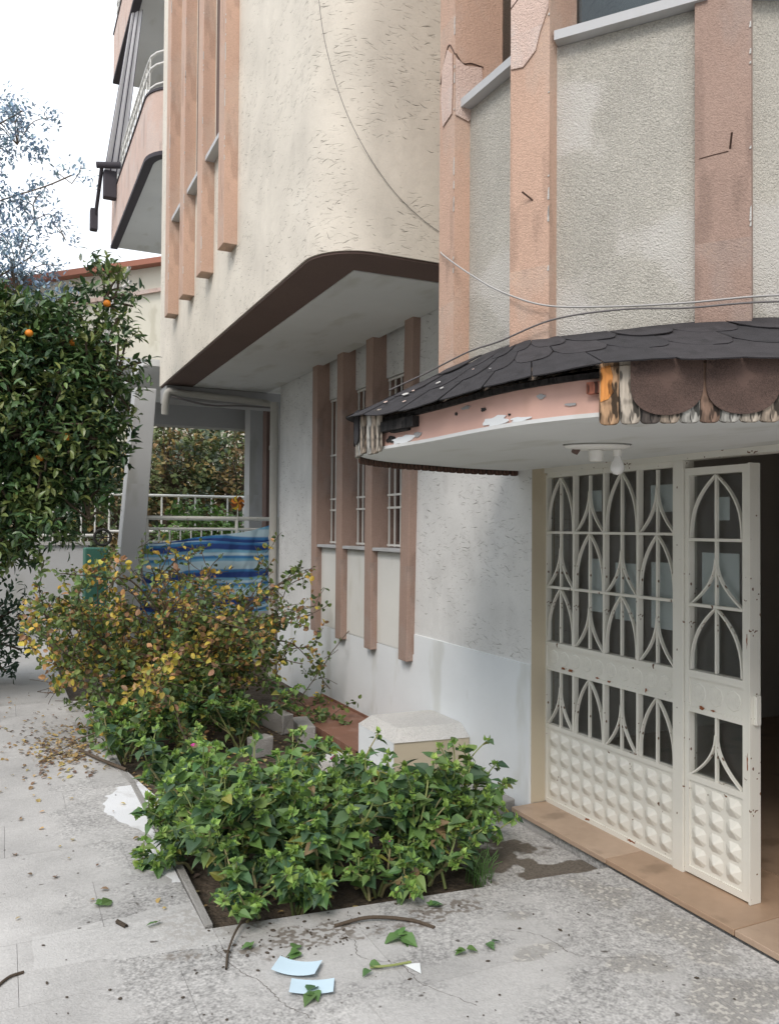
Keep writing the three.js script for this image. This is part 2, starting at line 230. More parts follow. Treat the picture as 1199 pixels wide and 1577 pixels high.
// ---------------------------------------------------------------- ground
const BED = [[0.80, -3.45], [2.12, -3.30], [2.20, -3.62], [2.22, -4.85], [2.92, -4.86], [2.92, -8.6], [0.62, -8.6], [0.55, -7.6], [0.70, -6.6], [0.79, -5.5]];
{
  const g = new THREE.PlaneGeometry(160, 160, 1, 1); g.rotateX(-Math.PI / 2); g.translate(0, -0.075, -10); solo('ground', uvBox(g), M.soil, 'bare earth under the yard and gardens', 'ground', null, 'structure');
  // convex clipping of a slab by the bed's outline
  const clip = (poly, a, b, keepLeft) => { const out = [], d = p => ((b[0] - a[0]) * (p[1] - a[1]) - (b[1] - a[1]) * (p[0] - a[0])) * (keepLeft ? 1 : -1); for (let i = 0; i < poly.length; i++) { const p = poly[i], q = poly[(i + 1) % poly.length], dp = d(p), dq = d(q); if (dp >= 0) out.push(p); if ((dp >= 0) !== (dq >= 0)) { const t = dp / (dp - dq); out.push([p[0] + (q[0] - p[0]) * t, p[1] + (q[1] - p[1]) * t]); } } return out; };
  const area = p => Math.abs(p.reduce((s, a, i) => { const b = p[(i + 1) % p.length]; return s + a[0] * b[1] - b[0] * a[1]; }, 0)) / 2;
  // bed split into convex pieces for the clipping
  const convex = [[[0.80, -3.45], [2.12, -3.30], [2.20, -3.62], [2.22, -4.85], [0.79, -5.0]], [[0.79, -5.0], [2.22, -4.85], [2.92, -4.86], [2.92, -8.6], [0.62, -8.6], [0.55, -7.6], [0.70, -6.6], [0.79, -5.5]]];
  const LOW = [[2.12, -3.30], [2.772, -3.235], [2.772, -4.86], [2.22, -4.85], [2.20, -3.62]]; convex.push([[2.12, -3.30], [2.772, -3.235], [2.772, -4.86], [2.22, -4.85], [2.15, -3.62]]);
  const yard = new THREE.Group(); yard.name = 'yard_paving'; scene.add(yard); tag(yard, 'worn pale grey concrete slabs of the yard', 'pavement', null, 'structure');
  const gx = [], gz = []; for (let x = -2.11; x < 2.78; x += 0.75) gx.push(x); gx.push(2.772); for (let z = -8.45; z < 0.5; z += 0.48) gz.push(z);
  for (let i = 0; i + 1 < gx.length; i++) for (let j = 0; j + 1 < gz.length; j++) {
    const e = 0.0008, sh = (j * 0.31 % 1) * 0.6, xa = i ? gx[i] - sh : gx[i], xb = i + 2 < gx.length ? gx[i + 1] - sh : gx[i + 1]; let pcs = [[[xa + e, gz[j] + e], [xb - e, gz[j] + e], [xb - e, gz[j + 1] - e], [xa + e, gz[j + 1] - e]]];
    for (const cv of convex) { const A = cv.reduce((s, a, k) => { const b = cv[(k + 1) % cv.length]; return s + a[0] * b[1] - b[0] * a[1]; }, 0); const C = A > 0 ? cv : cv.slice().reverse(); const next = []; for (let pc of pcs) { for (let k = 0; k < C.length && pc.length > 2; k++) { const a = C[k], b = C[(k + 1) % C.length], o = clip(pc, a, b, false); if (o.length > 2 && area(o) > 2e-4) next.push(o); pc = clip(pc, a, b, true); } } pcs = next; }
    if (!pcs.length) continue;
    const y = rr(-0.0004, 0.0004); const m = pick(M.yard);
    part('slab', merge(pcs.map(p => uvBox(prism(p, -0.074, y)))), m, yard);
  }
  part('low_slab', uvBox(prism(LOW, -0.074, -0.036)), M.yard[1], yard);
  const far = [box(-0.35, 0.62, -0.074, -0.002, -13.2, -8.452), box(-2.112, 2.772, -0.074, -0.002, 0.195, 14)];
  solo('yard_concrete', merge(far), M.concrete, 'far stretch of plain grey yard concrete', 'pavement', null, 'structure');
  // stone edging of the bed, slightly proud and crooked
  const ed = [[0.80, -3.47], [0.805, -4.2], [0.79, -5.0], [0.785, -5.6], [0.70, -6.5], [0.56, -7.5]];
  const be = thing('bed_edging', 'thin grey stone edging along the yard side of the planting bed', 'edging');
  for (let i = 0; i + 1 < ed.length; i++) { const [x0, z0] = ed[i], [x1, z1] = ed[i + 1]; const d = Math.hypot(x1 - x0, z1 - z0); const g2 = box(-0.018, 0.018, -0.07, 0.004 + rr(0, 0.006), 0.004, d - 0.004, 0.004); g2.rotateY(Math.atan2(x1 - x0, z1 - z0)); g2.translate(x0 + 0.02, 0, z0); part('edging_strip', g2, M.greyStone, be); }
  // threshold of tan stone
  const th = thing('threshold_step', 'tan stone threshold step below the white metal door', 'step', [0, 0, 0]);
  part('riser', box(2.80, 3.2, -0.074, 0.006, -4.1, -0.2), M.yard[0], th);
  const zs = [-4.1, -3.26, -2.46, -1.5, -0.2]; for (let i = 0; i < 4; i++) part('stone_slab', box(2.776, 3.4, 0.0062, 0.034, zs[i] + 0.002, zs[i + 1] - 0.002, 0.004), i % 2 ? M.tan2 : M.tan, th);
}

// ---------------------------------------------------------------- apartment building
const bld = thing('apartment_building', 'cream and salmon apartment building with fins, rounded bay and stair tower', 'building');
{
  const X = 2.92;
  part('wall', merge([
    box(X, 3.2, -0.07, 3.5, -9.1, -7.9), box(X, 3.2, -0.07, 1.5, -7.9, -5.66), box(2.985, 3.2, 2.99, 3.5, -7.9, -5.66), box(X, 3.2, -0.07, 3.5, -5.66, -4.105),
    box(X, 3.2, 2.075, 3.5, -4.105, -1.2), box(X, 3.2, -0.07, 3.5, -1.2, 7), box(X, 3.2, 3.5, 11, -9.9, 7), box(3.2, 9, 9, 11, -9.9, 7)]), M.wall, bld);
  part('reveal', box(2.9215, 3.09, 0.034, 2.075, -4.1055, -4.101), M.beige, bld);
  part('base_render', merge([box(2.909, X, -0.07, 0.87, -5.64, -4.106), box(2.911, X, -0.07, 0.71, -9.1, -5.64)]), M.plaster, bld);
  // inside: rooms closed on every side
  part('interior', merge([box(3.2, 6.6, 0.006, 0.03, -9.1, 3), box(3.2, 6.6, 2.9, 3.1, -9.1, 3), box(6.4, 6.6, 0, 3, -9.1, 3), box(3.2, 6.4, 0.03, 2.9, -5.3, -5.1), box(3.2, 6.4, 0.03, 2.9, -0.9, -0.7), box(3.2, 6.4, 0.03, 2.9, -9.1, -8.9)]), M.room, bld);
  part('hall_floor', box(3.402, 6.4, 0.0302, 0.036, -5.1, -0.9), M.floorTile, bld);
  // fins with the barred windows between them
  const fz = [-7.76, -7.085, -6.41, -5.735];
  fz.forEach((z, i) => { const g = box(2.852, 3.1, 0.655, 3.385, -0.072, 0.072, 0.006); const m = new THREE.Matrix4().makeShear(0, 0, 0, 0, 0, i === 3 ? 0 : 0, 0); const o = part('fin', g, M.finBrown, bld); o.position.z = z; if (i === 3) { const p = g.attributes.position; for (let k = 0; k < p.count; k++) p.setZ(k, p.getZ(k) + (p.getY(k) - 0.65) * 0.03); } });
  for (let i = 0; i < 3; i++) {
    const z0 = fz[i] + 0.074, z1 = fz[i + 1] - 0.074;
    part('panel', box(2.912, X, 0.72, 1.49, z0, z1), M.creamPanel, bld);
    const w = new THREE.Group(); w.name = 'window'; bld.add(w);
    part('sill', box(2.862, 3.12, 1.50, 1.528, z0 - 0.01, z1 + 0.01, 0.004), M.stoneSill, w);
    part('frame', merge([box(3.07, 3.11, 1.53, 1.58, z0, z1), box(3.07, 3.11, 2.94, 2.989, z0, z1), box(3.07, 3.11, 1.58, 2.94, z0, z0 + 0.05), box(3.07, 3.11, 1.58, 2.94, z1 - 0.05, z1), box(3.075, 3.105, 1.58, 2.94, (z0 + z1) / 2 - 0.02, (z0 + z1) / 2 + 0.02)]), M.band, w);
    part('pane', box(3.088, 3.092, 1.58, 2.94, z0 + 0.05, z1 - 0.05), M.winGlass, w);
    for (let k = 0; k < 5; k++) { const z = z0 + 0.04 + (z1 - z0 - 0.08) * k / 4; part('bar', box(2.995, 3.007, 1.535, 2.985, z - 0.006, z + 0.006), M.bars, w); }
    for (const y of [1.55, 1.87, 1.98, 2.42, 2.97]) part('crossbar', box(2.991, 2.997, y - 0.009, y + 0.009, z0 + 0.02, z1 - 0.02), M.bars, w);
  }
  // rounded bay on the upper floors
  const arc = (cx, cz, r, a0, a1, n) => Array.from({ length: n + 1 }, (_, i) => { const a = a0 + (a1 - a0) * i / n; return [cx + r * Math.cos(a), cz + r * Math.sin(a)]; });
  const RAD = 0.34, bx = 1.675, bz = -4.43, PI = Math.PI;
  const plan = (d) => [[2.915, -9.9 + d], [bx + d, -9.9 + d], [bx + d, bz - RAD], ...arc(bx + RAD, bz - RAD, RAD - d, PI, PI / 2, 14).slice(1), [2.915, bz - d]];
  part('bay_wall', prism(plan(0), 3.36, 11, 0.6), M.bay, bld);
  part('bay_edge_band', prism(plan(0.012), 3.345, 3.3598, 0.6), M.band, bld);
  part('bay_soffit', prism([[2.915, -9.6], [bx + 0.22, -9.6], [bx + 0.22, bz - RAD], ...arc(bx + RAD, bz - RAD, RAD - 0.22, PI, PI / 2, 8).slice(1), [2.915, bz - 0.20]], 3.362, 3.385), M.soffit, bld);
  // soffit recess rim: brown band is the underside of a downstand, the pale ceiling sits just above it
  part('soffit_plate', prism([[2.915, -9.58], [bx + 0.33, -9.58], [bx + 0.33, bz - RAD], ...arc(bx + RAD, bz - RAD, RAD - 0.33, PI, PI / 2, 8).slice(1), [2.915, bz - 0.31]], 3.338, 3.3448), M.soffit, bld);
  for (const zn of [-8.79, -8.0, -7.2, -6.39]) part('bay_fin', box(bx - 0.112, bx + 0.002, 3.965, 11, zn - 0.2, zn, 0.006), M.salmon, bld);
  for (const zn of [-8.79, -8.0, -7.2, -6.39]) for (let c = 0, y = 4; c < 18; c++) { y += 0.04 + 0.6 * Math.pow(rnd(), 2); const h = 0.01 + 0.16 * Math.pow(rnd(), 3); part('chip', box(bx - 0.1135, bx - 0.108, y, y + h, zn - 0.003, zn + 0.0015), M.filler, bld); }
  for (const zn of [-8.79, -8.0, -7.2]) { part('bay_sill', box(bx - 0.085, bx + 0.002, 4.96, 5.0, zn + 0.002, zn + 0.59), M.stoneSill, bld); part('bay_window', box(bx - 0.006, bx + 0.002, 5.04, 7.4, zn + 0.06, zn + 0.54), M.band, bld); }
  // porch under the far end
  part('porch_beam', box(1.70, 5.2, 3.17, 3.3375, -9.98, -9.6), M.beam, bld); part('porch_beam', box(1.5, 5.2, 3.28, 3.62, -13.2, -12.9), M.beam, bld);
  part('porch_ceiling', box(1.5, 5.2, 3.62, 3.7, -13.2, -9.98), M.soffit, bld);
  part('porch_floor', box(1.3, 5.2, -0.07, 0.62, -13.2, -10.1), M.greyWall, bld);
  part('porch_wall', merge([box(3.2, 5.4, -0.07, 3.5, -9.3, -9.1), box(3.78, 4.0, 0.62, 3.62, -12.9, -9.98), box(3.5, 3.78, 0.62, 3.62, -12.75, -12.45)]), M.greyWall, bld);
  part('porch_post', box(3.50, 3.66, 0.62, 3.62, -11.75, -11.55), M.band, bld);
  for (let k = 0; k < 7; k++) part('porch_bar', box(3.70, 3.712, 1.0, 3.1, -11.3 + k * 0.14, -11.288 + k * 0.14), M.bars, bld);
  for (const y of [1.05, 1.7, 2.4, 3.05]) part('porch_crossbar', box(3.694, 3.70, y - 0.01, y + 0.01, -11.32, -10.43), M.bars, bld);
  const col = new THREE.BufferGeometry().copy(box(-0.13, 0.13, 0, 1, -0.16, 0.16, 0.01)); { const p = col.attributes.position; for (let k = 0; k < p.count; k++) { const y = p.getY(k); p.setX(k, p.getX(k) * (1.15 - 0.2 * y) + 1.30 + 0.235 * y); p.setY(k, -0.07 + 3.42 * y); p.setZ(k, p.getZ(k) - 10.15); } col.computeVertexNormals(); }
  part('slanted_pillar', uvBox(col), M.greyWall, bld);
  { const w = new THREE.Group(); w.name = 'stair_railing'; bld.add(w); for (let k = 0; k < 3; k++) part('rail', tube([[1.62 + k * 0.02, 5.45 - k * 0.2, -12.2], [1.5, 5.35 - k * 0.2, -12.6], [1.42, 4.9 - k * 0.2, -13.4], [1.40, 4.7 - k * 0.2, -14.2]], 0.025, 20, 6), M.bars, w); for (let k = 0; k < 6; k++) part('baluster', rod([1.46 - k * 0.008, 4.5 - k * 0.1, -13 - k * 0.2], [1.46 - k * 0.008, 5.1 - k * 0.1, -13 - k * 0.2], 0.012), M.bars, w); part('landing', box(1.38, 2.9, 4.0, 4.12, -14.4, -12.1), M.greyWall, w); }
  // far balconies
  for (const [y, k] of [[6.3, 0], [9.05, 1]]) {
    const b = new THREE.Group(); b.name = 'balcony'; bld.add(b);
    const bp = (d) => [[2.91, -14], [1.56 + d, -14], [1.56 + d, -10.5], ...arc(1.56 + 0.45, -10.5, 0.45 - d, PI, PI / 2, 8).slice(1), [2.91, -10.05]];
    part('slab', prism(bp(0.05), y, y + 0.12), M.soffit, b); part('edge_trim', prism(bp(-0.01).slice(1, -1).concat(bp(0.1).slice(1, -1).reverse()), y - 0.03, y + 0.02), M.trim, b);
    part('parapet', merge([prism(bp(0).slice(1, -1).concat(bp(0.1).slice(1, -1).reverse()), y + 0.0202, y + 0.78, 0.6)]), M.salmonPale, b);
    part('coping', prism(bp(-0.015).slice(1, -1).concat(bp(0.115).slice(1, -1).reverse()), y + 0.7802, y + 0.81), M.trim, b);
    const rl = bp(0.05).slice(1, -1); for (const dy of [0.9, 1.15, 1.3]) part('rail', tube(rl.map(q => [q[0], y + dy, q[1]]), 0.018, 30, 6), M.bars, b);
    for (let q = 0; q < 30; q++) { const z = -13.9 + q * 0.115; part('baluster', rod([1.61, y + 0.81, z], [1.61, y + 1.3, z + (q % 2 ? 0.11 : -0.11)], 0.011, 0.011, 5), M.bars, b); }
  }
}

// ---------------------------------------------------------------- stair tower above the entrance
const twr = thing('stair_tower', 'faceted stair tower with salmon pillars and grey cast render panels above the entrance', 'tower');
{
  const A = [2.03, -3.46], B = [2.05, -2.83], C = [2.50, -2.23], D = [2.95, -2.02], E = [2.5, -4.04], F = [2.95, -4.2];
  const T = [F, E, A, B, C, D];
  const off = (p, q, d) => { const dx = q[0] - p[0], dz = q[1] - p[1], l = Math.hypot(dx, dz); return [-dz / l * d, dx / l * d]; };
  for (let i = 0; i < 5; i++) {
    const p = T[i], q = T[i + 1], o = off(p, q, -0.2), s = off(p, q, -0.3);
    part('panel', prism([p, q, [q[0] - o[0] * -1, q[1] + o[1]], [p[0] + o[0], p[1] + o[1]]].map(v => v), 2.3, 3.74), M.cast, twr);
    // recessed window above the sill
    const w = new THREE.Group(); w.name = 'window'; twr.add(w);
    const r = off(p, q, -0.17), r2 = off(p, q, -0.21), u = [(q[0] - p[0]), (q[1] - p[1])], L = Math.hypot(...u); u[0] /= L; u[1] /= L;
    const at = (t, d) => { const o2 = off(p, q, -d); return [p[0] + u[0] * t + o2[0], p[1] + u[1] * t + o2[1]]; };
    part('sill', prism([at(0.075, -0.055), at(L - 0.075, -0.055), at(L - 0.075, 0.2), at(0.075, 0.2)], 3.742, 3.782), M.stoneSill, w);
    const bar = (t0, t1, y0, y1) => prism([at(t0, 0.16), at(t1, 0.16), at(t1, 0.2), at(t0, 0.2)], y0, y1);
    part('frame', merge([bar(0.04, L - 0.04, 3.7825, 3.80), bar(0.04, 0.09, 3.80, 6.5), bar(L - 0.09, L - 0.04, 3.80, 6.5)]), M.woodBack, w);
    part('pane', prism([at(0.09, 0.178), at(L - 0.09, 0.178), at(L - 0.09, 0.182), at(0.09, 0.182)], 3.80, 6.5), M.winGlass, w);
  }
  part('tower_top', prism([F, E, A, B, C, D], 6.502, 7.6), M.cast, twr);
  // pillars at the corners, each turned to the bisector of its two faces
  const PW = 0.19; const pil = [[E, 0.9], [A, 0], [B, -0.32], [C, -0.80]];
  const face = [[2.52, -4.05, 2.36, -3.87], [1.962, -3.555, 1.95, -3.385], [1.955, -2.915, 2.035, -2.745], [2.395, -2.305, 2.515, -2.145]];
  face.forEach(([x0, z0, x1, z1], i) => {
    const dx = x1 - x0, dz = z1 - z0, l = Math.hypot(dx, dz); let n = [dz / l, -dx / l]; if (i === 0) n = [Math.abs(n[0]), Math.abs(n[1])]; const d = 0.3;
    const pl = [[x0, z0], [x1, z1], [x1 + n[0] * d, z1 + n[1] * d], [x0 + n[0] * d, z0 + n[1] * d]];
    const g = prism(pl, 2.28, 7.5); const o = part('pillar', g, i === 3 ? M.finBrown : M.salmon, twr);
    if (i) for (let c = 0, y = 2.6; c < 11; c++) { y += 0.02 + 0.34 * Math.pow(rnd(), 2); const h = 0.006 + 0.09 * Math.pow(rnd(), 3); part('chip', flake([x1 - n[0] * 0.0012 - dx / l * 0.004, y, z1 - n[1] * 0.0012 - dz / l * 0.004], [dx, 0, dz], [0, 1, 0], [[-0.003, 0], [0.0045, 0.001], [0.0045, h], [0.0, h * 0.9]], 0.0025), M.filler, o); }
    // flaked paint and cracks seen on the front faces
    const e1 = [dx, 0, dz], no = [-n[0], 0, -n[1]], mid = (t, y, k) => [x0 + dx * t - n[0] * k, y, z0 + dz * t - n[1] * k];
    if (i === 1) { part('flaked_patch', flake(mid(0.55, 3.86, 0.0035), e1, [0, 1, 0], [[-0.05, -0.16], [0.05, -0.14], [0.06, 0.0], [0.055, 0.15], [0.0, 0.2], [-0.06, 0.13], [-0.07, -0.02]], 0.003), M.salmonPale, o); part('crack', tube([mid(0.05, 3.93, 0.002), mid(0.3, 4.02, 0.002), mid(0.6, 4.08, 0.002), mid(1.0, 4.0, 0.002)], 0.003, 20, 5), M.crack, o);
      const s = (t, y) => [x1 + n[0] * t + 0.001, y, z1 + n[1] * t + 0.004]; part('crack', tube([s(0.0, 4.0), s(0.04, 3.96), s(0.08, 3.97), s(0.15, 3.965)], 0.003, 16, 5), M.crack, o); part('flaked_patch', flake(s(0.07, 3.84), [n[0], 0, n[1]], [0, 1, 0], [[-0.07, -0.14], [0.0, -0.16], [0.05, -0.1], [0.08, 0.02], [0.07, 0.12], [-0.02, 0.11], [-0.07, 0.14]], 0.003), M.salmonPale, o); }
    if (i === 2) { part('flaked_patch', flake(mid(0.5, 3.82, 0.0035), e1, [0, 1, 0], [[-0.09, -0.14], [-0.03, -0.15], [0.03, -0.10], [0.05, -0.03], [0.09, 0.06], [0.09, 0.35], [-0.09, 0.3]], 0.003), M.salmonPale, o); part('crack', tube([mid(0.0, 3.94, 0.006), mid(0.35, 4.0, 0.006), mid(0.6, 4.1, 0.006)], 0.003, 14, 5), M.crack, o); part('nail', rod(mid(0.62, 3.08, -0.01), mid(0.42, 3.12, 0.035), 0.004), M.crack, o); }
    if (i === 3) { part('nail', rod(mid(0.62, 3.14, -0.01), mid(0.68, 3.19, 0.04), 0.004), M.crack, o); part('crack', tube([mid(0.08, 3.13, 0.001), mid(0.35, 3.135, 0.001), mid(0.6, 3.138, 0.001)], 0.002, 10, 4), M.crack, o); }
  });
}

// ---------------------------------------------------------------- entrance canopy
const cano = thing('entrance_canopy', 'broken entrance canopy with dark shingles, bare pink edge and weathered wooden skirt', 'canopy');
const OUT = [[2.915, -4.24], [2.55, -4.22], [2.22, -4.12], [1.90, -4.02], [1.63, -3.77], [1.575, -3.42], [1.60, -3.0], [1.60, -2.6], [1.63, -2.3], [1.74, -2.02], [1.93, -1.86], [2.13, -1.73], [2.5, -1.56], [2.915, -1.45]];
const INN = [[2.915, -4.05], [2.7, -4.05], [2.45, -3.96], [2.2, -3.70], [2.02, -3.5], [1.99, -3.36], [1.99, -3.1], [1.99, -2.93], [2.0, -2.84], [2.09, -2.72], [2.24, -2.52], [2.4, -2.31], [2.6, -2.14], [2.915, -2.02]];
{
  const co = new THREE.CatmullRomCurve3(OUT.map(p => V(p[0], 0, p[1]))), ci = new THREE.CatmullRomCurve3(INN.map(p => V(p[0], 0, p[1])));
  const edge = t => co.getPoint(Math.min(1, Math.max(0, t))), nrm = t => { const d = co.getTangent(Math.min(0.999, Math.max(0.001, t))); return V(d.z, 0, -d.x).multiplyScalar(-1).normalize().multiplyScalar(-1); };
  const outN = t => { const n = nrm(t); const c = V(2.7, 0, -3.0).sub(edge(t)); if (n.dot(c) > 0) n.negate(); return n; };
  const ring = (d, n = 56) => { const r = []; for (let i = 0; i <= n; i++) { const t = i / n, p = edge(t), q = outN(t); r.push([p.x + q.x * d, p.z + q.z * d]); } return r; };
  part('soffit', prism(ring(-0.004), 2.06, 2.074), M.canopySoffit, cano);
  const slab = part('edge_slab', prism(ring(-0.012), 2.0742, 2.20, 0.6), M.pink, cano);
  // roof sheet and overlapping shingles
  const S = (t, k, h) => { const n = outN(t), a = edge(t).addScaledVector(n, 0.035), b = ci.getPoint(Math.min(1, Math.max(0, t))); const ya = 2.222 + 0.035 * sm(0.42, 0.3, t) - 0.012 * sm(0.38, 0.42, t) * sm(0.72, 0.6, t) * 1, p = V(a.x + (b.x - a.x) * k, ya + (2.492 - ya) * k, a.z + (b.z - a.z) * k); const up = V(n.x * 0.55, 0.83, n.z * 0.55); return p.addScaledVector(up, h); };
  const patch = (fn, nu, nv) => { const P = [], U = []; const f = (i, j) => fn(i / nu, j / nv); for (let i = 0; i < nu; i++) for (let j = 0; j < nv; j++) { const a = f(i, j), b = f(i + 1, j), c = f(i + 1, j + 1), d = f(i, j + 1); for (const p of [a, b, c, a, c, d]) { P.push(p.x, p.y, p.z); U.push(p.x * 0.7 + p.z, p.y * 2 + p.x); } } const g = new THREE.BufferGeometry(); g.setAttribute('position', new THREE.Float32BufferAttribute(P, 3)); g.setAttribute('uv', new THREE.Float32BufferAttribute(U, 2)); g.computeVertexNormals(); return g; };
  part('roof_sheet', patch((u, v) => S(u, v * 1.05, -0.012), 60, 4), M.wood[1], cano);
  const len = co.getLength(), NTAB = Math.round(len / 0.29);
  for (let r = 0; r < 3; r++) for (let i = -1; i < NTAB + 1; i++) {
    const o = (r % 2) * 0.5, t0 = (i + o) / NTAB, t1 = (i + 1 + o) / NTAB, k0 = -0.06 + 0.37 * r, k1 = Math.min(1.04, k0 + 0.56); if (t1 <= 0.005 || t0 >= 0.995) continue;
    const lift = rr(0.002, 0.005) + (rnd() < 0.12 ? 0.006 : 0), jit = rr(-0.02, 0.02);
    const f = (u, v, h) => { const e = Math.abs(u * 2 - 1), lo = k0 + jit + (r ? 0.16 : 0.02) * Math.pow(e, 4), k = lo + (k1 - lo) * v, t = t0 + (t1 - t0) * (0.012 + 0.976 * u); return S(t, k, 0.002 + lift * (1 - v) + h + (u > 0.5 ? 0.0015 : 0)); };
    const g = merge([patch((u, v) => f(u, v, 0.004), 8, 3), patch((u, v) => f(u, 0, v * 0.0045), 8, 1), patch((u, v) => f(u, v, 0), 8, 1)]);
    part('shingle', g, rnd() < 0.5 ? M.shingle : M.shingleB, cano);
  }
  // pale scraps lying on the shingles
  for (const [t, k, s] of [[0.40, 0.30, 0.030], [0.405, 0.36, 0.015], [0.44, 0.42, 0.022], [0.425, 0.12, 0.016], [0.475, 0.22, 0.020], [0.50, 0.50, 0.012], [0.385, 0.16, 0.02], [0.55, 0.35, 0.010]]) { const p = S(t, k, 0.016), q = S(t + 0.01, k, 0.016).sub(p), w = S(t, k + 0.1, 0.016).sub(p); part('paint_scrap', flake([p.x, p.y, p.z], [q.x, q.y, q.z], [w.x, w.y, w.z], ragged(s, s * 0.5, 9), 0.002), rnd() < 0.5 ? M.salmonPale : M.filler, cano); }
  // wooden skirt boards with rounded feet
  const board = (w, h) => { const s = new THREE.Shape(); s.moveTo(-w / 2, 0); s.lineTo(w / 2, 0); s.lineTo(w / 2, -h + w * 0.3); s.quadraticCurveTo(w / 2, -h, w * 0.22, -h); s.lineTo(-w * 0.22, -h); s.quadraticCurveTo(-w / 2, -h, -w / 2, -h + w * 0.3); s.closePath(); return uvBox(new THREE.ExtrudeGeometry(s, { depth: 0.012, bevelEnabled: true, bevelSize: 0.003, bevelThickness: 0.003, bevelSegments: 2, curveSegments: 5 })); };
  const tab = (w, h) => { const s = new THREE.Shape(); s.moveTo(-w / 2, 0.01); s.lineTo(w / 2, 0.01); s.lineTo(w / 2, -h + w * 0.42); s.bezierCurveTo(w / 2, -h + w * 0.14, w * 0.28, -h, 0, -h); s.bezierCurveTo(-w * 0.28, -h, -w / 2, -h + w * 0.14, -w / 2, -h + w * 0.42); s.closePath(); return uvBox(new THREE.ExtrudeGeometry(s, { depth: 0.005, bevelEnabled: false, curveSegments: 10 })); };
  const hang = (name, g, t, d, y, m, tilt = 0) => { const p = edge(t), n = outN(t), o = part(name, g, m, cano); o.position.set(p.x + n.x * d, y, p.z + n.z * d); o.rotation.set(0, Math.atan2(n.x, n.z), tilt, 'YXZ'); return o; };
  const bd = board(0.056, 0.2), bdN = board(0.05, 0.205), U = u => co.getUtoTmapping(Math.min(1, u), null); const toU = t => { let lo = 0, hi = 1; for (let i = 0; i < 30; i++) { const m = (lo + hi) / 2; if (U(m) < t) lo = m; else hi = m; } return lo; };
  for (let s = 0.03; s < len * toU(0.30); s += 0.059) hang('skirt_board', bdN, U(s / len), 0.004, 2.236, M.woodBack, rr(-0.02, 0.02));
  let n = 0; for (let u = toU(0.306); u < toU(0.358); u += 0.05 / len, n++) hang('skirt_board', bd, U(u), 0.006, 2.258 + rr(-0.008, 0.004), M.wood[[1, 3, 0, 3, 1][n % 5]], rr(-0.03, 0.03));
  { const u0 = toU(0.372); hang('skirt_board', board(0.06, 0.2), U(u0), 0.012, 2.245, M.wood[3], 0.02); hang('skirt_board', board(0.06, 0.195), U(u0 + 0.063 / len), 0.014, 2.24, M.wood[1], -0.015); hang('skirt_board', board(0.024, 0.19), U(u0 + 0.108 / len), 0.013, 2.24, M.wood[0]); }
  n = 0; const uR = toU(0.692), order = [5, 0, 4, 1, 3, 2, 3, 0, 1, 2, 0, 4, 1, 3]; for (let u = uR; u < 0.995; u += 0.0585 / len, n++) hang('skirt_board', bd, U(u), 0.006, 2.232, M.wood[order[n % 14]], rr(-0.012, 0.012));
  hang('orange_paint', flake([0, 0, 0], [1, 0, 0], [0, 1, 0], [[-0.026, -0.02], [0.004, -0.015], [0.012, -0.05], [0.008, -0.085], [0.014, -0.10], [-0.002, -0.122], [-0.027, -0.13]], 0.002), U(uR), 0.0215, 2.232, M.woodOrange);
  const tb = tab(0.215, 0.165); for (let i = 0; i < 6; i++) hang('skirt_shingle', tb, U(uR + (0.165 + i * 0.222) / len), 0.024, 2.218, M.shingleBrown, rr(-0.01, 0.01));
  for (const t of [U(toU(0.31)), U(toU(0.31) + 0.1 / len)]) hang('skirt_shingle', tab(0.10, 0.155), t, 0.024, 2.262, M.shingle);
  // rotten timber and repairs on the bare edge
  const along = (name, t0, t1, y0, y1, d0, d1, m) => { const a = []; for (let i = 0; i <= 6; i++) { const t = t0 + (t1 - t0) * i / 6, p = edge(t), q = outN(t); a.push([p, q]); } const pl = a.map(([p, q]) => [p.x + q.x * d1, p.z + q.z * d1]).concat(a.slice().reverse().map(([p, q]) => [p.x + q.x * d0, p.z + q.z * d0])); return part(name, prism(pl, y0, y1), m, cano); };
  along('rotten_timber', 0.388, 0.447, 2.135, 2.18, -0.02, 0.022, M.burnt); along('rotten_timber', 0.41, 0.435, 2.125, 2.172, -0.02, 0.012, M.burnt);
  along('timber_end', 0.672, 0.688, 2.135, 2.172, -0.02, 0.012, M.woodRed); along('top_batten', 0.39, 0.69, 2.185, 2.205, -0.04, 0.004, M.burnt);
  for (const [t, y, rx, ry, m] of [[0.425, 2.088, 0.11, 0.022, M.plaster], [0.565, 2.09, 0.085, 0.024, M.plaster], [0.445, 2.10, 0.05, 0.012, M.beam], [0.60, 2.082, 0.06, 0.010, M.plaster], [0.405, 2.10, 0.05, 0.020, M.burnt], [0.52, 2.165, 0.04, 0.008, M.beam], [0.655, 2.11, 0.03, 0.006, M.beam], [0.545, 2.142, 0.018, 0.010, M.dark], [0.505, 2.15, 0.012, 0.007, M.dark], [0.625, 2.15, 0.022, 0.010, M.beam], [0.585, 2.105, 0.008, 0.005, M.dark]]) { const p = edge(t), q = outN(t), e = co.getTangent(t); const g = flake([p.x + q.x * -0.0125, y, p.z + q.z * -0.0125], [e.x, e.y, e.z], [0, 1, 0], ragged(rx, ry, 16, 0.4), 0.0001); g.computeBoundingBox(); const o = part('repair_patch', flake([0, 0, 0], [e.x, 0, e.z], [0, 1, 0], ragged(rx, ry, 18, 0.45), 0.004), m, cano); o.position.set(p.x + q.x * -0.012, y, p.z + q.z * -0.012); }
  // ceiling lamp with two bulb holders, one bulb
  const L = thing('ceiling_lamp', 'oval white ceiling lamp with bare bulb under the canopy', 'lamp', [2.285, 2.06, -2.74]); L.rotation.y = -0.5;
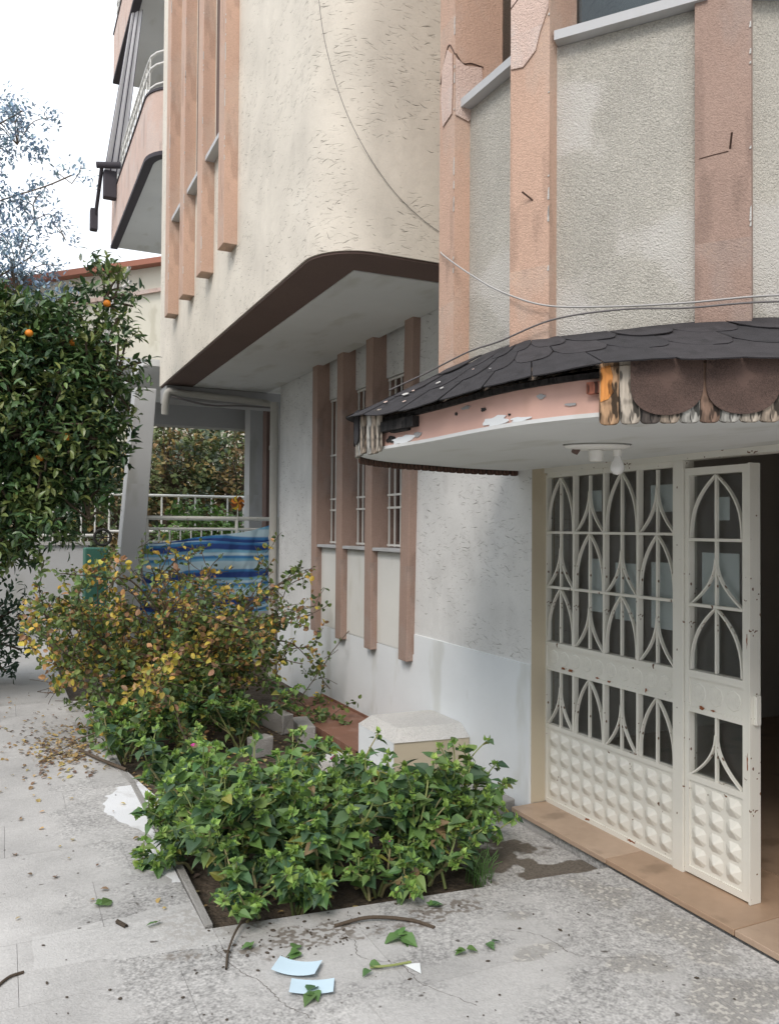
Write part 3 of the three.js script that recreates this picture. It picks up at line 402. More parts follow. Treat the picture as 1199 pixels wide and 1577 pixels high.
  const plate = new THREE.LatheGeometry([[0, -0.022], [0.10, -0.022], [0.135, -0.012], [0.145, 0], [0, 0]].map(p => new THREE.Vector2(...p)), 32); plate.scale(1, 1, 0.55); part('plate', plate, M.plastic, L);
  const sock = new THREE.LatheGeometry([[0, -0.055], [0.022, -0.055], [0.027, -0.05], [0.03, -0.01], [0.03, 0], [0, 0]].map(p => new THREE.Vector2(...p)), 20);
  for (const [x, s] of [[-0.005, 1.05], [0.085, 0.62]]) { const o = part('bulb_holder', sock, M.plastic, L); o.position.set(x, -0.02, 0); o.scale.set(s, s * 0.9, s); }
  const bulb = new THREE.LatheGeometry([[0, -0.085], [0.018, -0.08], [0.029, -0.064], [0.031, -0.05], [0.026, -0.033], [0.017, -0.018], [0.014, 0], [0, 0]].map(p => new THREE.Vector2(...p)), 20); const bo = part('bulb', bulb, new THREE.MeshPhysicalMaterial({ color: lin(0.8, 0.8, 0.78), roughness: 0.25, clearcoat: 1 }), L); bo.position.set(0.085, -0.045, 0);
  const so = part('empty_socket', sock, M.band, L); so.position.set(-0.085, -0.016, 0); so.scale.set(0.55, 0.45, 0.55); so.rotation.z = -0.5;
}

// ---------------------------------------------------------------- metal door
{
  const X0 = 3.022, X1 = 3.05, XM = 3.036;
  const curvePts = (f) => (z0, z1, y0, y1, left) => { const zc = (z0 + z1) / 2, h = (z1 - z0) / 2, p = []; for (let i = 0; i <= 12; i++) { const [q, x] = f(i / 12); p.push([zc + (left ? -1 : 1) * h * x, y0 + (y1 - y0) * q]); } return p; };
  const archPts = curvePts(t => { const q = Math.sin(t * Math.PI / 2); return [q, 1 - Math.pow(q, 2.6)]; }), flarePts = curvePts(t => { const q = 0.72 * t; return [q, Math.pow(1 - t, 2.1) * 0.98 + 0.02]; });
  function cell(o, z0, z1, y0, y1, arch) {
    part('pane', box(3.056, 3.06, y0, y1, z0, z1), M.glass, o);
    const zc = (z0 + z1) / 2; part('mid_bar', box(X0 + 0.006, X1 - 0.006, y0, y1, zc - 0.006, zc + 0.006), M.doorPaint, o);
    for (const l of [true, false]) part('curved_bar', strip((arch ? archPts : flarePts)(z0 + 0.006, z1 - 0.006, y0, y1, l), 0.007, X0 + 0.001, X1 - 0.008), M.doorPaint, o);
  }
  // raised bosses pressed in the lower sheet
  const boss = new THREE.BufferGeometry(); { const c = 0.041, k = 0.024, r = [[-c, -k], [-k, -c], [k, -c], [c, -k], [c, k], [k, c], [-k, c], [-c, k]], P = []; const ap = [-0.026, 0.004, 0.004]; for (let i = 0; i < 8; i++) { const a = r[i], b = r[(i + 1) % 8]; P.push(0, a[1], a[0], ...ap, 0, b[1], b[0]); } boss.setAttribute('position', new THREE.Float32BufferAttribute(P, 3)); boss.computeVertexNormals(); const bu = uvBox(boss); boss.setAttribute('uv', bu.attributes.uv); }
  const disc = new THREE.CylinderGeometry(0.038, 0.046, 0.006, 8, 1); disc.rotateZ(Math.PI / 2); 
  function sheet(o, z0, z1, y0, y1, cols, rows, g, name) { const dz = (z1 - z0) / cols, dy = (y1 - y0) / rows; for (let i = 0; i < cols; i++) for (let j = 0; j < rows; j++) { const m = part(name, g, M.doorPaint, o); m.position.set(3.0295, y0 + dy * (j + 0.5), z0 + dz * (i + 0.5)); m.scale.set(1, dy / 0.094, dz / 0.094); } }
  const Z = [-4.095, -3.83, -3.565, -3.30, -3.035], Y = [2.012, 1.677, 1.345, 1.011];
  const fp = thing('door_side_panel', 'wide fixed white metal door panel with arched grille and glass', 'door panel');
  const fb = (o, l) => part('frame', merge(l.map(a => box(...a, 0))), M.doorPaint, o);
  fb(fp, [[X0, 3.07, 0.04, 2.03, -4.1, -4.088], [X0, 3.07, 2.012, 2.04, -4.088, -3.04], [X0, 3.07, 0.034, 0.06, -4.088, -3.04], [X0, 3.07, 0.985, 1.011, -4.088, -3.04], [X0, 3.07, 0.84, 0.86, -4.088, -3.04], [X0, 3.07, 0.488, 0.512, -4.088, -3.04], [X0 - 0.012, 3.085, 0.034, 2.04, -3.04, -2.975]]);
  part('lintel', box(X0 - 0.014, 3.09, 2.0405, 2.0745, -4.1, -1.3), M.doorPaint, fp);
  for (const z of Z.slice(1, 4)) { part('glazing_bar', box(X0 - 0.002, X1 + 0.004, 1.011, 2.012, z - 0.008, z + 0.008), M.doorPaint, fp); part('glazing_bar', box(X0 - 0.002, X1 + 0.004, 0.512, 0.84, z - 0.008, z + 0.008), M.doorPaint, fp); }
  for (const y of Y.slice(1, 3)) part('crossbar', box(X0 - 0.004, X1 + 0.002, y - 0.007, y + 0.007, -4.088, -3.04), M.doorPaint, fp);
  for (let r = 0; r < 3; r++) for (let c = 0; c < 4; c++) cell(fp, Z[c] + 0.008, Z[c + 1] - 0.008, Y[r + 1] + 0.006, Y[r] - 0.006, (r + c) % 2 === 0);
  for (let c = 0; c < 4; c++) cell(fp, Z[c] + 0.008, Z[c + 1] - 0.008, 0.512, 0.84, c % 2 === 1);
  part('lower_sheet', box(3.029, 3.05, 0.06, 0.488, -4.088, -3.04), M.doorPaint, fp); part('middle_sheet', box(3.029, 3.05, 0.86, 0.985, -4.088, -3.04), M.doorPaint, fp);
  sheet(fp, -4.075, -3.055, 0.075, 0.475, 10, 4, boss, 'boss'); sheet(fp, -4.075, -3.055, 0.875, 0.972, 10, 1, disc, 'pressed_disc');
  const lf = thing('door_leaf', 'narrow white metal door leaf with lock standing at the open doorway', 'door');
  fb(lf, [[X0, 3.075, 0.042, 2.0, -2.972, -2.945], [X0, 3.075, 0.042, 2.0, -2.63, -2.594], [X0, 3.075, 1.965, 2.0, -2.945, -2.63], [X0, 3.075, 0.042, 0.075, -2.945, -2.63], [X0, 3.075, 0.985, 1.02, -2.945, -2.63], [X0, 3.075, 0.82, 0.845, -2.945, -2.63], [X0, 3.075, 0.49, 0.52, -2.945, -2.63]]);
  part('edge_strip', box(X0 - 0.006, 3.082, 0.036, 2.003, -2.594, -2.584), M.doorPaint, lf);
  for (const y of [1.652, 1.337]) part('crossbar', box(X0 - 0.004, X1 + 0.002, y - 0.007, y + 0.007, -2.945, -2.63), M.doorPaint, lf);
  const YL = [1.965, 1.652, 1.337, 1.02]; for (let r = 0; r < 3; r++) cell(lf, -2.943, -2.632, YL[r + 1] + 0.006, YL[r] - 0.006, r % 2 === 0); cell(lf, -2.943, -2.632, 0.52, 0.82, false);
  part('lower_sheet', box(3.029, 3.05, 0.075, 0.49, -2.945, -2.63), M.doorPaint, lf); part('middle_sheet', box(3.029, 3.05, 0.845, 0.985, -2.945, -2.63), M.doorPaint, lf);
  sheet(lf, -2.94, -2.635, 0.085, 0.48, 3, 4, boss, 'boss'); sheet(lf, -2.94, -2.635, 0.86, 0.972, 3, 1, disc, 'pressed_disc');
  part('lock', box(3.035, 3.065, 0.83, 0.96, -2.5838, -2.565, 0.003), M.doorPaint, lf);
  for (const [o, z, y, a, b] of [[fp, -3.93, 0.868, 0.018, 0.006], [fp, -3.86, 0.866, 0.02, 0.008], [fp, -3.62, 0.863, 0.016, 0.005], [fp, -3.52, 0.861, 0.013, 0.005], [fp, -3.24, 0.864, 0.006, 0.012], [lf, -2.87, 0.85, 0.014, 0.008], [lf, -2.80, 0.849, 0.012, 0.004], [fp, -3.35, 0.052, 0.03, 0.007], [fp, -3.7, 0.05, 0.02, 0.006], [lf, -2.606, 1.2, 0.003, 0.03], [lf, -2.604, 0.66, 0.003, 0.04]]) part('rust_spot', flake([y > 0.1 && y < 0.9 && a > 0.005 ? X0 - 0.0002 : X0 - 0.0002, y, z], [0, 0, -1], [0, 1, 0], ragged(a * 1.5, b * 1.5, 18, 0.7), 0.0012), M.rustSpot, o);
  // notices taped inside the glass
  for (const [z, y, w, h, l] of [[-3.66, 1.38, 0.17, 0.30, 'white paper notice taped inside second column of door glass'], [-3.42, 1.36, 0.19, 0.31, 'white paper notice taped inside third column of door glass'], [-3.15, 1.36, 0.18, 0.34, 'white paper notice taped inside the column of door glass beside the post'], [-2.79, 1.46, 0.22, 0.26, 'curled paper notice taped inside the narrow door leaf'], [-2.78, 1.80, 0.09, 0.11, 'small square notice taped high inside the narrow door leaf'], [-3.16, 1.86, 0.17, 0.14, 'torn paper notice at the top of the door glass beside the post'], [-3.68, 1.86, 0.1, 0.12, 'small notice at the top of second column of door glass']])
    solo('paper_notice', box(3.0605, 3.0615, y - h / 2, y + h / 2, z - w / 2, z + w / 2), M.notice, l, 'notice', 'notices inside the door glass');
}

// ---------------------------------------------------------------- small built things
{
  // cables
  solo('hanging_cable', tube([[1.60, 5.2, -4.40], [1.62, 4.78, -4.40], [1.68, 4.47, -4.405], [1.84, 4.10, -4.42], [2.10, 3.77, -4.422], [2.36, 3.59, -4.424], [2.6, 3.50, -4.425]], 0.0019, 60, 5), M.wire, 'thin dark cable hanging across the cream bay wall', 'cable');
  solo('slack_cable', tube([[1.985, 3.10, -3.575], [1.945, 3.06, -3.5], [1.93, 2.87, -3.2], [1.935, 2.71, -2.92], [2.01, 2.62, -2.73], [2.17, 2.58, -2.50], [2.33, 2.56, -2.28], [2.46, 2.55, -2.08], [2.8, 2.56, -1.85], [2.915, 2.6, -1.75]], 0.004, 90, 5), M.wireLight, 'thin grey cable drooping across the tower pillars onto the shingles', 'cable');
  solo('roof_cable', tube([[1.72, 2.38, -3.62], [1.80, 2.43, -3.42], [1.885, 2.495, -3.12], [1.92, 2.505, -2.95], [2.02, 2.555, -2.70], [2.18, 2.56, -2.46], [2.31, 2.535, -2.27], [2.44, 2.525, -2.08], [2.7, 2.54, -1.98], [2.915, 2.55, -1.9]], 0.004, 90, 5), M.wire, 'dark cable lying along the top of the canopy shingles', 'cable');
  // plinth block against the wall
  const pb = thing('concrete_block', 'cream painted concrete block with chamfered top against the wall', 'block', [0, 0, 0]);
  part('body', prism([[2.37, -4.87], [2.905, -4.80], [2.905, -5.43], [2.37, -5.45]], -0.07, 0.27), M.beige, pb);
  const fr = new THREE.BufferGeometry(); { const a = [[2.362, 0.2702, -4.862], [2.9055, 0.2702, -4.793], [2.9055, 0.2702, -5.44], [2.362, 0.2702, -5.458]], b = [[2.43, 0.345, -4.95], [2.9055, 0.345, -4.91], [2.9055, 0.345, -5.35], [2.43, 0.345, -5.37]], P = []; for (let i = 0; i < 4; i++) { const j = (i + 1) % 4; P.push(...a[i], ...a[j], ...b[j], ...a[i], ...b[j], ...b[i]); } P.push(...b[0], ...b[1], ...b[2], ...b[0], ...b[2], ...b[3], ...a[0], ...a[2], ...a[1], ...a[0], ...a[3], ...a[2]); fr.setAttribute('position', new THREE.Float32BufferAttribute(P, 3)); fr.computeVertexNormals(); }
  part('chamfered_cap', uvBox(fr), M.filler, pb);
  part('painted_side', prism([[2.362, -4.872], [2.369, -4.872], [2.369, -5.448], [2.362, -5.448]], -0.07, 0.268), M.plaster, pb);
  // rusty sheet steel channel lying by the wall
  const pk = thing('rusty_channel', 'rust brown steel channel lying along the foot of the wall', 'metal channel', [0, 0, 0]);
  const rot = g => { g.rotateY(0.02); g.rotateX(0.0); g.translate(2.6, 0.0, -6.48); return g; };
  part('plate', rot(box(-0.24, 0.26, 0.045, 0.055, -0.98, 0.95, 0.002)), M.rust, pk); part('flange', rot(box(-0.25, -0.2405, -0.07, 0.062, -0.98, 0.95, 0.002)), M.rust, pk); part('flange', rot(box(0.2605, 0.27, -0.07, 0.075, -0.98, 0.95, 0.002)), M.rust, pk); part('lip', rot(box(-0.29, -0.2505, -0.02, -0.01, -0.98, 0.95, 0.002)), M.rust, pk);
  // broken kerb stones
  const stones = [[2.2, -6.85, 0.11, 0.10, 0.42, 0.12, 'long grey kerb stone beside the rusty channel'], [2.24, -6.28, 0.12, 0.12, 0.36, -0.18, 'blocky grey kerb stone with a broken end'], [1.83, -6.12, 0.16, 0.08, 0.12, 0.3, 'small square grey stone half sunk in the bed'], [2.16, -5.42, 0.20, 0.07, 0.16, 0.5, 'whitish broken slab piece by the end of the rusty channel'], [2.26, -5.02, 0.13, 0.06, 0.46, -0.32, 'grey broken slab piece beside the painted block'], [2.3, -4.72, 0.24, 0.05, 0.14, 0.2, 'flat grey stone in front of the painted block'], [2.72, -4.42, 0.26, 0.045, 0.5, 0.1, 'flat grey concrete strip at the wall beside the door']];
  stones.forEach(([x, z, w, h, d, a, l], i) => { const g = new RoundedBoxGeometry(w, h + 0.07, d, 3, 0.012), p = g.attributes.position; for (let k = 0; k < p.count; k++) { const f = 0.014 * (vn(p.getX(k) * 30 + i * 9, p.getZ(k) * 30 + p.getY(k) * 20, 64, 3) - 0.5) * 2; p.setXYZ(k, p.getX(k) + f, p.getY(k) + f * 0.5, p.getZ(k) + f); } g.computeVertexNormals(); const o = solo('kerb_stone', uvBox(g), i === 3 ? M.filler : M.greyStone, l, 'stone'); o.position.set(x, h / 2 - 0.035, z); o.rotation.y = a; });
  // drain pipe at the wall's corner
  const dp = thing('drain_pipe', 'beige drain pipe down the wall corner with a branch under the bay', 'pipe');
  part('downpipe', rod([2.87, -0.05, -9.17], [2.87, 3.16, -9.17], 0.05, 0.05, 14), M.pipe, dp); for (const y of [0.9, 1.55, 2.6]) part('collar', rod([2.87, y, -9.17], [2.87, y + 0.05, -9.17], 0.058, 0.058, 14), M.pipe, dp);
  part('branch', tube([[2.87, 3.12, -9.2], [2.84, 3.2, -9.5], [2.7, 3.215, -9.55], [1.85, 3.25, -9.55], [1.72, 3.26, -9.56], [1.69, 3.16, -9.58], [1.69, 3.0, -9.62]], 0.04, 60, 10), M.pipe, dp);
  solo('porch_cable', tube([[1.75, 3.19, -9.5], [2.2, 3.12, -9.5], [2.5, 3.14, -9.5], [2.86, 3.1, -9.2]], 0.012, 30, 6), M.wire, 'dark cable strung below the porch beam', 'cable');
  const pl = thing('porch_lamp', 'small round lamp on the porch ceiling', 'lamp', [2.45, 3.62, -11.5]); part('shade', new THREE.LatheGeometry([[0, -0.09], [0.1, -0.08], [0.16, -0.03], [0.17, 0], [0, 0]].map(p => new THREE.Vector2(...p)), 20), M.band, pl);
  // railing and the cloth over it
  const rg = thing('porch_railing', 'white tubular railing along the porch', 'railing');
  for (const [y, r] of [[1.80, 0.026], [1.665, 0.018], [1.50, 0.02], [0.75, 0.02]]) part('rail', rod([1.55, y, -10.25], [3.3, y, -10.25], r, r, 8), M.white, rg);
  for (let x = 1.62; x < 3.3; x += 0.13) part('baluster', rod([x, 0.6, -10.25], [x, 1.66, -10.25], 0.01, 0.01, 6), M.white, rg); for (const x of [1.6, 2.72, 3.27]) part('post', rod([x, 0.55, -10.25], [x, 1.8, -10.25], 0.022, 0.022, 8), M.white, rg);
  { const nu = 120, nv = 60, g = new THREE.PlaneGeometry(1, 1, nu, nv), p = g.attributes.position, uv = g.attributes.uv; for (let k = 0; k < p.count; k++) { const u = p.getX(k) + 0.5, v = 0.5 - p.getY(k); const top = 1.50 + 0.26 * Math.pow(u, 2.4) - 0.02 * Math.sin(u * 9), x = 1.28 + 1.92 * u - 0.10 * v * u, y = top - v * (1.08 + 0.2 * u) ; const fold = 0.03 * Math.sin(u * 22 + v * 3) * (0.3 + v) + 0.03 * Math.sin((u * 4 - v * 9)) * u * (1 - v) + 0.10 * (fbm(u, v * 0.35, 9, 4, 90) - 0.5) + 0.018 * Math.sin(u * 46 + 5 * fbm(u, v, 5, 3, 91)) * (0.3 + 0.7 * (1 - v)); p.setXYZ(k, x, y, -10.15 + fold + 0.07 * v); uv.setXY(k, u, 1 - v + 0.22 * Math.pow(u, 2.4) * (1 - v) ); } g.computeVertexNormals(); solo('striped_cloth', g, M.cloth, 'blue and white striped cloth draped over the porch railing', 'cloth'); }
  // pinwheel on the rail
  const pw = thing('toy_pinwheel', 'orange and red toy pinwheel on a stick at the porch railing', 'pinwheel', [2.72, 1.66, -10.21]); part('stick', rod([0, 0, 0], [0, 0.32, 0], 0.006), M.white, pw);
  for (let k = 0; k < 8; k++) { const g = flake([0, 0, 0], [1, 0, 0], [0, 1, 0], [[0, 0], [0.05, 0.02], [0.10, 0.0], [0.08, 0.05], [0.03, 0.045]], 0.003); g.rotateY(0.35); g.rotateZ(k * Math.PI / 4); const o = part('vane', g, [M.orange, M.rustSpot, mat(0.75, 0.5, 0.05)][k % 3], pw); o.position.set(0, 0.34, 0.02); }
  // awning cloth hanging between the far balconies
  const aw = thing('balcony_awning', 'black and white striped awning hanging at the far balcony', 'awning');
  { const nu = 24, nv = 20, g = new THREE.PlaneGeometry(1, 1, nu, nv), p = g.attributes.position, uv = g.attributes.uv; for (let k = 0; k < p.count; k++) { const u = p.getX(k) + 0.5, v = 0.5 - p.getY(k); const a = V(1.38, 7.30, -13.5).lerp(V(1.66, 7.31, -13.45), u), b = V(1.56, 9.02, -11.95).lerp(V(1.70, 9.02, -11.8), u); const q = b.lerp(a, v); p.setXYZ(k, q.x, q.y, q.z + 0.012 * Math.sin(u * 14)); uv.setXY(k, u * 0.5 + 0.02, v); } g.computeVertexNormals(); part('striped_sheet', g, M.awning, aw); }
  part('roller', rod([1.25, 7.32, -13.3], [1.60, 7.34, -13.2], 0.05, 0.05, 10), M.trim, aw); part('bracket', box(1.36, 1.56, 6.85, 7.28, -13.45, -13.3, 0.02), M.trim, aw); part('arm', rod([1.33, 7.3, -13.3], [1.30, 6.72, -13.9], 0.03), M.trim, aw); part('hook', box(1.22, 1.34, 6.5, 6.85, -14.0, -13.85, 0.02), M.trim, aw);
  // neighbouring house and garden walls
  const nh = thing('neighbour_house', 'pale cream neighbouring house with tiled eaves beyond the orange tree', 'house');
  const hp = (y0, y1) => { const sh = new THREE.Shape([[-9, -0.07 + 0 * y0], [9, -0.07], [9, 10.2 + y1], [-9, 4.8 + y1]].map(p => new THREE.Vector2(...p))); const g = new THREE.ExtrudeGeometry(sh, { depth: 8, bevelEnabled: false }); g.translate(0, 0, -30); return uvBox(g); };
  part('wall', hp(0, 0), M.houseCream, nh); part('roof', (() => { const sh = new THREE.Shape([[-9.4, 4.682], [9.4, 10.322], [9.4, 10.47], [-9.4, 4.83]].map(p => new THREE.Vector2(...p))); const g = new THREE.ExtrudeGeometry(sh, { depth: 9, bevelEnabled: false }); g.translate(0, 0.002, -30.6); return uvBox(g); })(), M.roofTile, nh); part('cornice', (() => { const sh = new THREE.Shape([[-9, 4.1], [9, 9.5], [9, 9.6], [-9, 4.2]].map(p => new THREE.Vector2(...p))); const g = new THREE.ExtrudeGeometry(sh, { depth: 0.12, bevelEnabled: false }); g.translate(0, 0, -21.998); return uvBox(g); })(), M.salmonPale, nh);
  // unseen block added to cut low skylight under the bay and canopy
  const ob = thing('added_light_blocker', 'plain grey block added out of view to hold back low skylight', 'building'); part('wall', box(-15, -9.5, -0.07, 7.5, -13, 16), M.greyWall, ob);
  const gw = thing('garden_wall', 'rendered grey garden wall at the end of the yard', 'wall'); part('wall', box(-40, 1.2, -0.07, 1.40, -13.4, -13.2), M.greyWall, gw); part('coping', box(-40, 1.22, 1.4005, 1.45, -13.44, -13.16), M.concrete, gw);
  const gf = thing('garden_fence', 'white metal garden fence on top of the grey wall', 'fence'); for (const y of [1.55, 2.3]) part('rail', rod([-1.5, y, -13.3], [1.3, y, -13.3], 0.02), M.bars, gf); for (let x = -1.5; x < 1.31; x += 0.2) part('picket', rod([x, 1.45, -13.3], [x, 2.4, -13.3], 0.012), M.bars, gf);
  const bf = thing('rear_fence', 'white rail fence seen through the porch', 'fence'); for (const y of [1.6, 2.25]) part('rail', rod([1.6, y, -15], [6, y, -15], 0.025), M.bars, bf); for (let x = 1.7; x < 6; x += 0.3) part('picket', rod([x, -0.07, -15], [x, 2.25, -15], 0.016), M.bars, bf);
  const bn = thing('green_bin', 'dark green wheeled bin beside the slanted pillar', 'bin', [1.08, 0, -10.9]); part('body', box(-0.14, 0.14, 0.04, 1.42, -0.16, 0.16, 0.02), M.greenPaint, bn); part('wheel', (() => { const g = new THREE.TorusGeometry(0.1, 0.018, 8, 20); g.translate(0.08, 1.55, 0); return g; })(), M.dark, bn); for (let k = 0; k < 3; k++) { const a = k * 1.05; part('spoke', rod([0.08 - 0.1 * Math.cos(a), 1.55 - 0.1 * Math.sin(a), 0], [0.08 + 0.1 * Math.cos(a), 1.55 + 0.1 * Math.sin(a), 0], 0.008), M.dark, bn); } part('foot', box(-0.12, 0.12, -0.002, 0.04, -0.12, 0.12), M.dark, bn);
}

// ---------------------------------------------------------------- plants
// leaf templates: length along +z, up +y
function leafTemplate(kind) {
  const rows = { ovate: [[0, 0], [0.12, 0.30], [0.34, 0.40], [0.62, 0.26], [0.84, 0.10], [1, 0]], lance: [[0, 0], [0.2, 0.15], [0.48, 0.215], [0.78, 0.13], [1, 0]], round: [[0, 0], [0.25, 0.30], [0.6, 0.36], [0.9, 0.18], [1, 0]] }[kind];
  const P = []; const y = (w, t) => w * 0.38 - 0.22 * t * t; const tri = (a, b, c) => P.push(...a, ...b, ...c);
  for (let i = 0; i + 1 < rows.length; i++) { const [t0, w0] = rows[i], [t1, w1] = rows[i + 1]; for (const s of [-1, 1]) { const a = [0, y(0, t0), t0], b = [s * w0, y(w0, t0), t0], c = [s * w1, y(w1, t1), t1], d = [0, y(0, t1), t1]; if (w1 > 0) tri(...(s > 0 ? [a, d, c] : [a, c, d])); if (w0 > 0) tri(...(s > 0 ? [a, c, b] : [a, b, c])); } }
  return new Float32Array(P);
}
const LT = { ovate: leafTemplate('ovate'), lance: leafTemplate('lance'), round: leafTemplate('round') };
const LG = {}; for (const k in LT) { const g = new THREE.BufferGeometry(); g.setAttribute('position', new THREE.BufferAttribute(LT[k], 3)); g.computeVertexNormals(); LG[k] = g; }
const lm4 = new THREE.Matrix4(), lx = new THREE.Vector3(), ly = new THREE.Vector3(), lz = new THREE.Vector3(), lv = new THREE.Vector3();
function leafMatrix(l) { lz.copy(l.d).normalize(); lx.copy(l.u || V(0, 1, 0)).cross(lz); if (lx.lengthSq() < 1e-4) lx.set(1, 0, 0); lx.normalize(); ly.copy(lz).cross(lx); const w = l.w || 1; return lm4.makeBasis(lx.multiplyScalar(l.s * w), ly.multiplyScalar(l.s), lz.multiplyScalar(l.s)).setPosition(l.p); }
function leafMesh(leaves, kind) {
  const T = LT[kind], n = T.length / 3, P = new Float32Array(leaves.length * T.length), C = new Float32Array(P.length); let o = 0;
  for (const l of leaves) { const m = leafMatrix(l); for (let i = 0; i < n; i++) { lv.set(T[3 * i], T[3 * i + 1], T[3 * i + 2]).applyMatrix4(m); P[o] = lv.x; P[o + 1] = lv.y; P[o + 2] = lv.z; C[o] = l.c[0]; C[o + 1] = l.c[1]; C[o + 2] = l.c[2]; o += 3; } }
  const g = new THREE.BufferGeometry(); g.setAttribute('position', new THREE.BufferAttribute(P, 3)); g.setAttribute('color', new THREE.BufferAttribute(C, 3)); g.computeVertexNormals(); return g;
}
const leafMat = (rough = 0.55, tr = 0.25) => new THREE.MeshPhysicalMaterial({ vertexColors: true, roughness: rough, transmission: tr, thickness: 0, side: THREE.DoubleSide });
const LM = { gloss: leafMat(0.38, 0.15), soft: leafMat(0.6, 0.25), matt: leafMat(0.85, 0.2) };
const colMats = new Map(); const colMat = (c, r) => { const k = c.map(v => Math.round(v * 40)).join() + r; if (!colMats.has(k)) colMats.set(k, new THREE.MeshPhysicalMaterial({ color: lin(...c), roughness: r, transmission: 0.2, thickness: 0, side: THREE.DoubleSide })); return colMats.get(k); };
// the leaves that show largest become parts of their own, the rest one mass
function foliage(root, leaves, kind, material, single) {
  const cp = camera.position, o = root.position; leaves.forEach(l => { l.q = l.s / (Math.hypot(l.p.x + o.x - cp.x, l.p.y + o.y - cp.y, l.p.z + o.z - cp.z) + 0.001); }); leaves.sort((a, b) => b.q - a.q);
  for (const l of leaves.slice(0, single)) { const m = part('leaf', LG[kind], colMat(l.c, material.roughness), root); m.applyMatrix4(leafMatrix(l)); }
  const rest = leaves.slice(single); if (rest.length) part('foliage', leafMesh(rest, kind), material, root).userData.kind = 'stuff';
}
const jitterC = (c, k = 0.2) => { const a = 1 + rr(-k, k); return [c[0] * a * (1 + rr(-0.12, 0.12)), c[1] * a, c[2] * a * (1 + rr(-0.15, 0.15))]; };
const rdir = (up = 0) => { const a = rnd() * 6.283, z = rr(-1, 1), r = Math.sqrt(1 - z * z); return V(r * Math.cos(a), z + up, r * Math.sin(a)).normalize(); };

// four o'clock plants: forking pale stems, opposite pointed leaves, yellow-green tips
function bushy(x, z, R, H, nst, label, opt = {}) {
  const root = thing('leafy_plant', label, 'plant', [x, -0.06, z], 'leafy green plants in the bed'); const leaves = [], stems = [], flowers = [];
  const dark = [[0.065, 0.14, 0.05], [0.09, 0.18, 0.058], [0.055, 0.12, 0.058], [0.12, 0.22, 0.062], [0.15, 0.25, 0.065]], lite = [[0.26, 0.42, 0.09], [0.32, 0.48, 0.11], [0.20, 0.34, 0.08]];
  function grow(p, d, len, rad, lvl) {
    const pts = [p.clone()], q = p.clone(), dir = d.clone(); const steps = Math.max(3, Math.round(len / 0.04));
    for (let i = 1; i <= steps; i++) {
      dir.add(rdir().multiplyScalar(0.14)).add(V(0, lvl ? 0.03 : 0.02, 0)).normalize(); q.addScaledVector(dir, len / steps); if (q.y < 0.06) q.y = 0.06; pts.push(q.clone());
      const f = i / steps; if (lvl === 0 && f < 0.35) continue;
      const a0 = rnd() * 6.28; for (let k = 0; k < 2; k++) { if (rnd() < 0.24) continue; const a = a0 + k * Math.PI, side = V(Math.cos(a), rr(-0.1, 0.45), Math.sin(a)); const dd = side.addScaledVector(dir, 0.35).normalize(); const s = (0.034 + 0.085 * Math.pow(rnd(), 0.8)) * (1.05 - 0.35 * f) * (opt.leaf || 1); const old = rnd() < 0.05, dry = rnd() < 0.025; leaves.push({ p: q.clone().addScaledVector(dd, 0.012), d: V(dd.x + rr(-0.3, 0.3), dd.y - rr(-0.2, 0.9), dd.z + rr(-0.3, 0.3)), s, w: rr(0.75, 1.1), c: dry ? [0.22, 0.15, 0.07] : old ? [0.30, 0.30, 0.06] : jitterC(pick(dark), 0.25), u: V(rr(-0.7, 0.7), 1, rr(-0.7, 0.7)) }); }
    }
    stems.push(tube(pts.map(v => [v.x, v.y, v.z]), rad, pts.length * 2, 5));
    if (lvl < 2) { const nb = lvl === 0 ? 3 : 2; for (let k = 0; k < nb; k++) { const i = Math.floor(pts.length * rr(0.4, 0.95)), b = pts[Math.min(i, pts.length - 1)]; const nd = dir.clone().add(rdir(0.35).multiplyScalar(0.85)).normalize(); grow(b, nd, len * rr(0.45, 0.7), rad * 0.65, lvl + 1); } }
    if (lvl > 0) { for (let k = 0; k < 11; k++) { const dd = dir.clone().multiplyScalar(0.6).add(rdir(0.2)).normalize(); leaves.push({ p: q.clone().addScaledVector(dd, 0.006), d: dd, s: rr(0.018, 0.042), c: jitterC(pick(lite), 0.2), u: rdir() }); } if (rnd() < (opt.flower ?? 0.006)) flowers.push(q.clone().addScaledVector(dir, 0.02)); }
  }
  for (let k = 0; k < nst; k++) { const a = k / nst * 6.283 + rr(-0.3, 0.3), tl = rr(0.25, 1.05); grow(V(rr(-0.04, 0.04), 0, rr(-0.04, 0.04)), V(Math.cos(a) * tl * R / H + (opt.lean?.[0] || 0), 1, Math.sin(a) * tl * R / H + (opt.lean?.[1] || 0)).normalize(), H * rr(0.65, 1.0) * Math.hypot(1, tl * R / H) * 0.72, 0.0085, 0); }
  stems.forEach((g, i) => { if (i < 60) part('stem', g, M.stem[i % 3], root); }); if (stems.length > 60) part('twigs', merge(stems.slice(60)), M.stem[0], root).userData.kind = 'stuff';
  foliage(root, leaves, 'ovate', LM.soft, opt.single ?? 120);
  for (const f of flowers) { const g = new THREE.ConeGeometry(0.017, 0.022, 7, 1, true); g.rotateX(Math.PI * 0.7); const o = part('flower', g, M.pinkFlower, root); o.position.copy(f); }
  return root;
}
M.stem = [mat(0.26, 0.30, 0.11), mat(0.33, 0.30, 0.15), mat(0.20, 0.25, 0.09)];
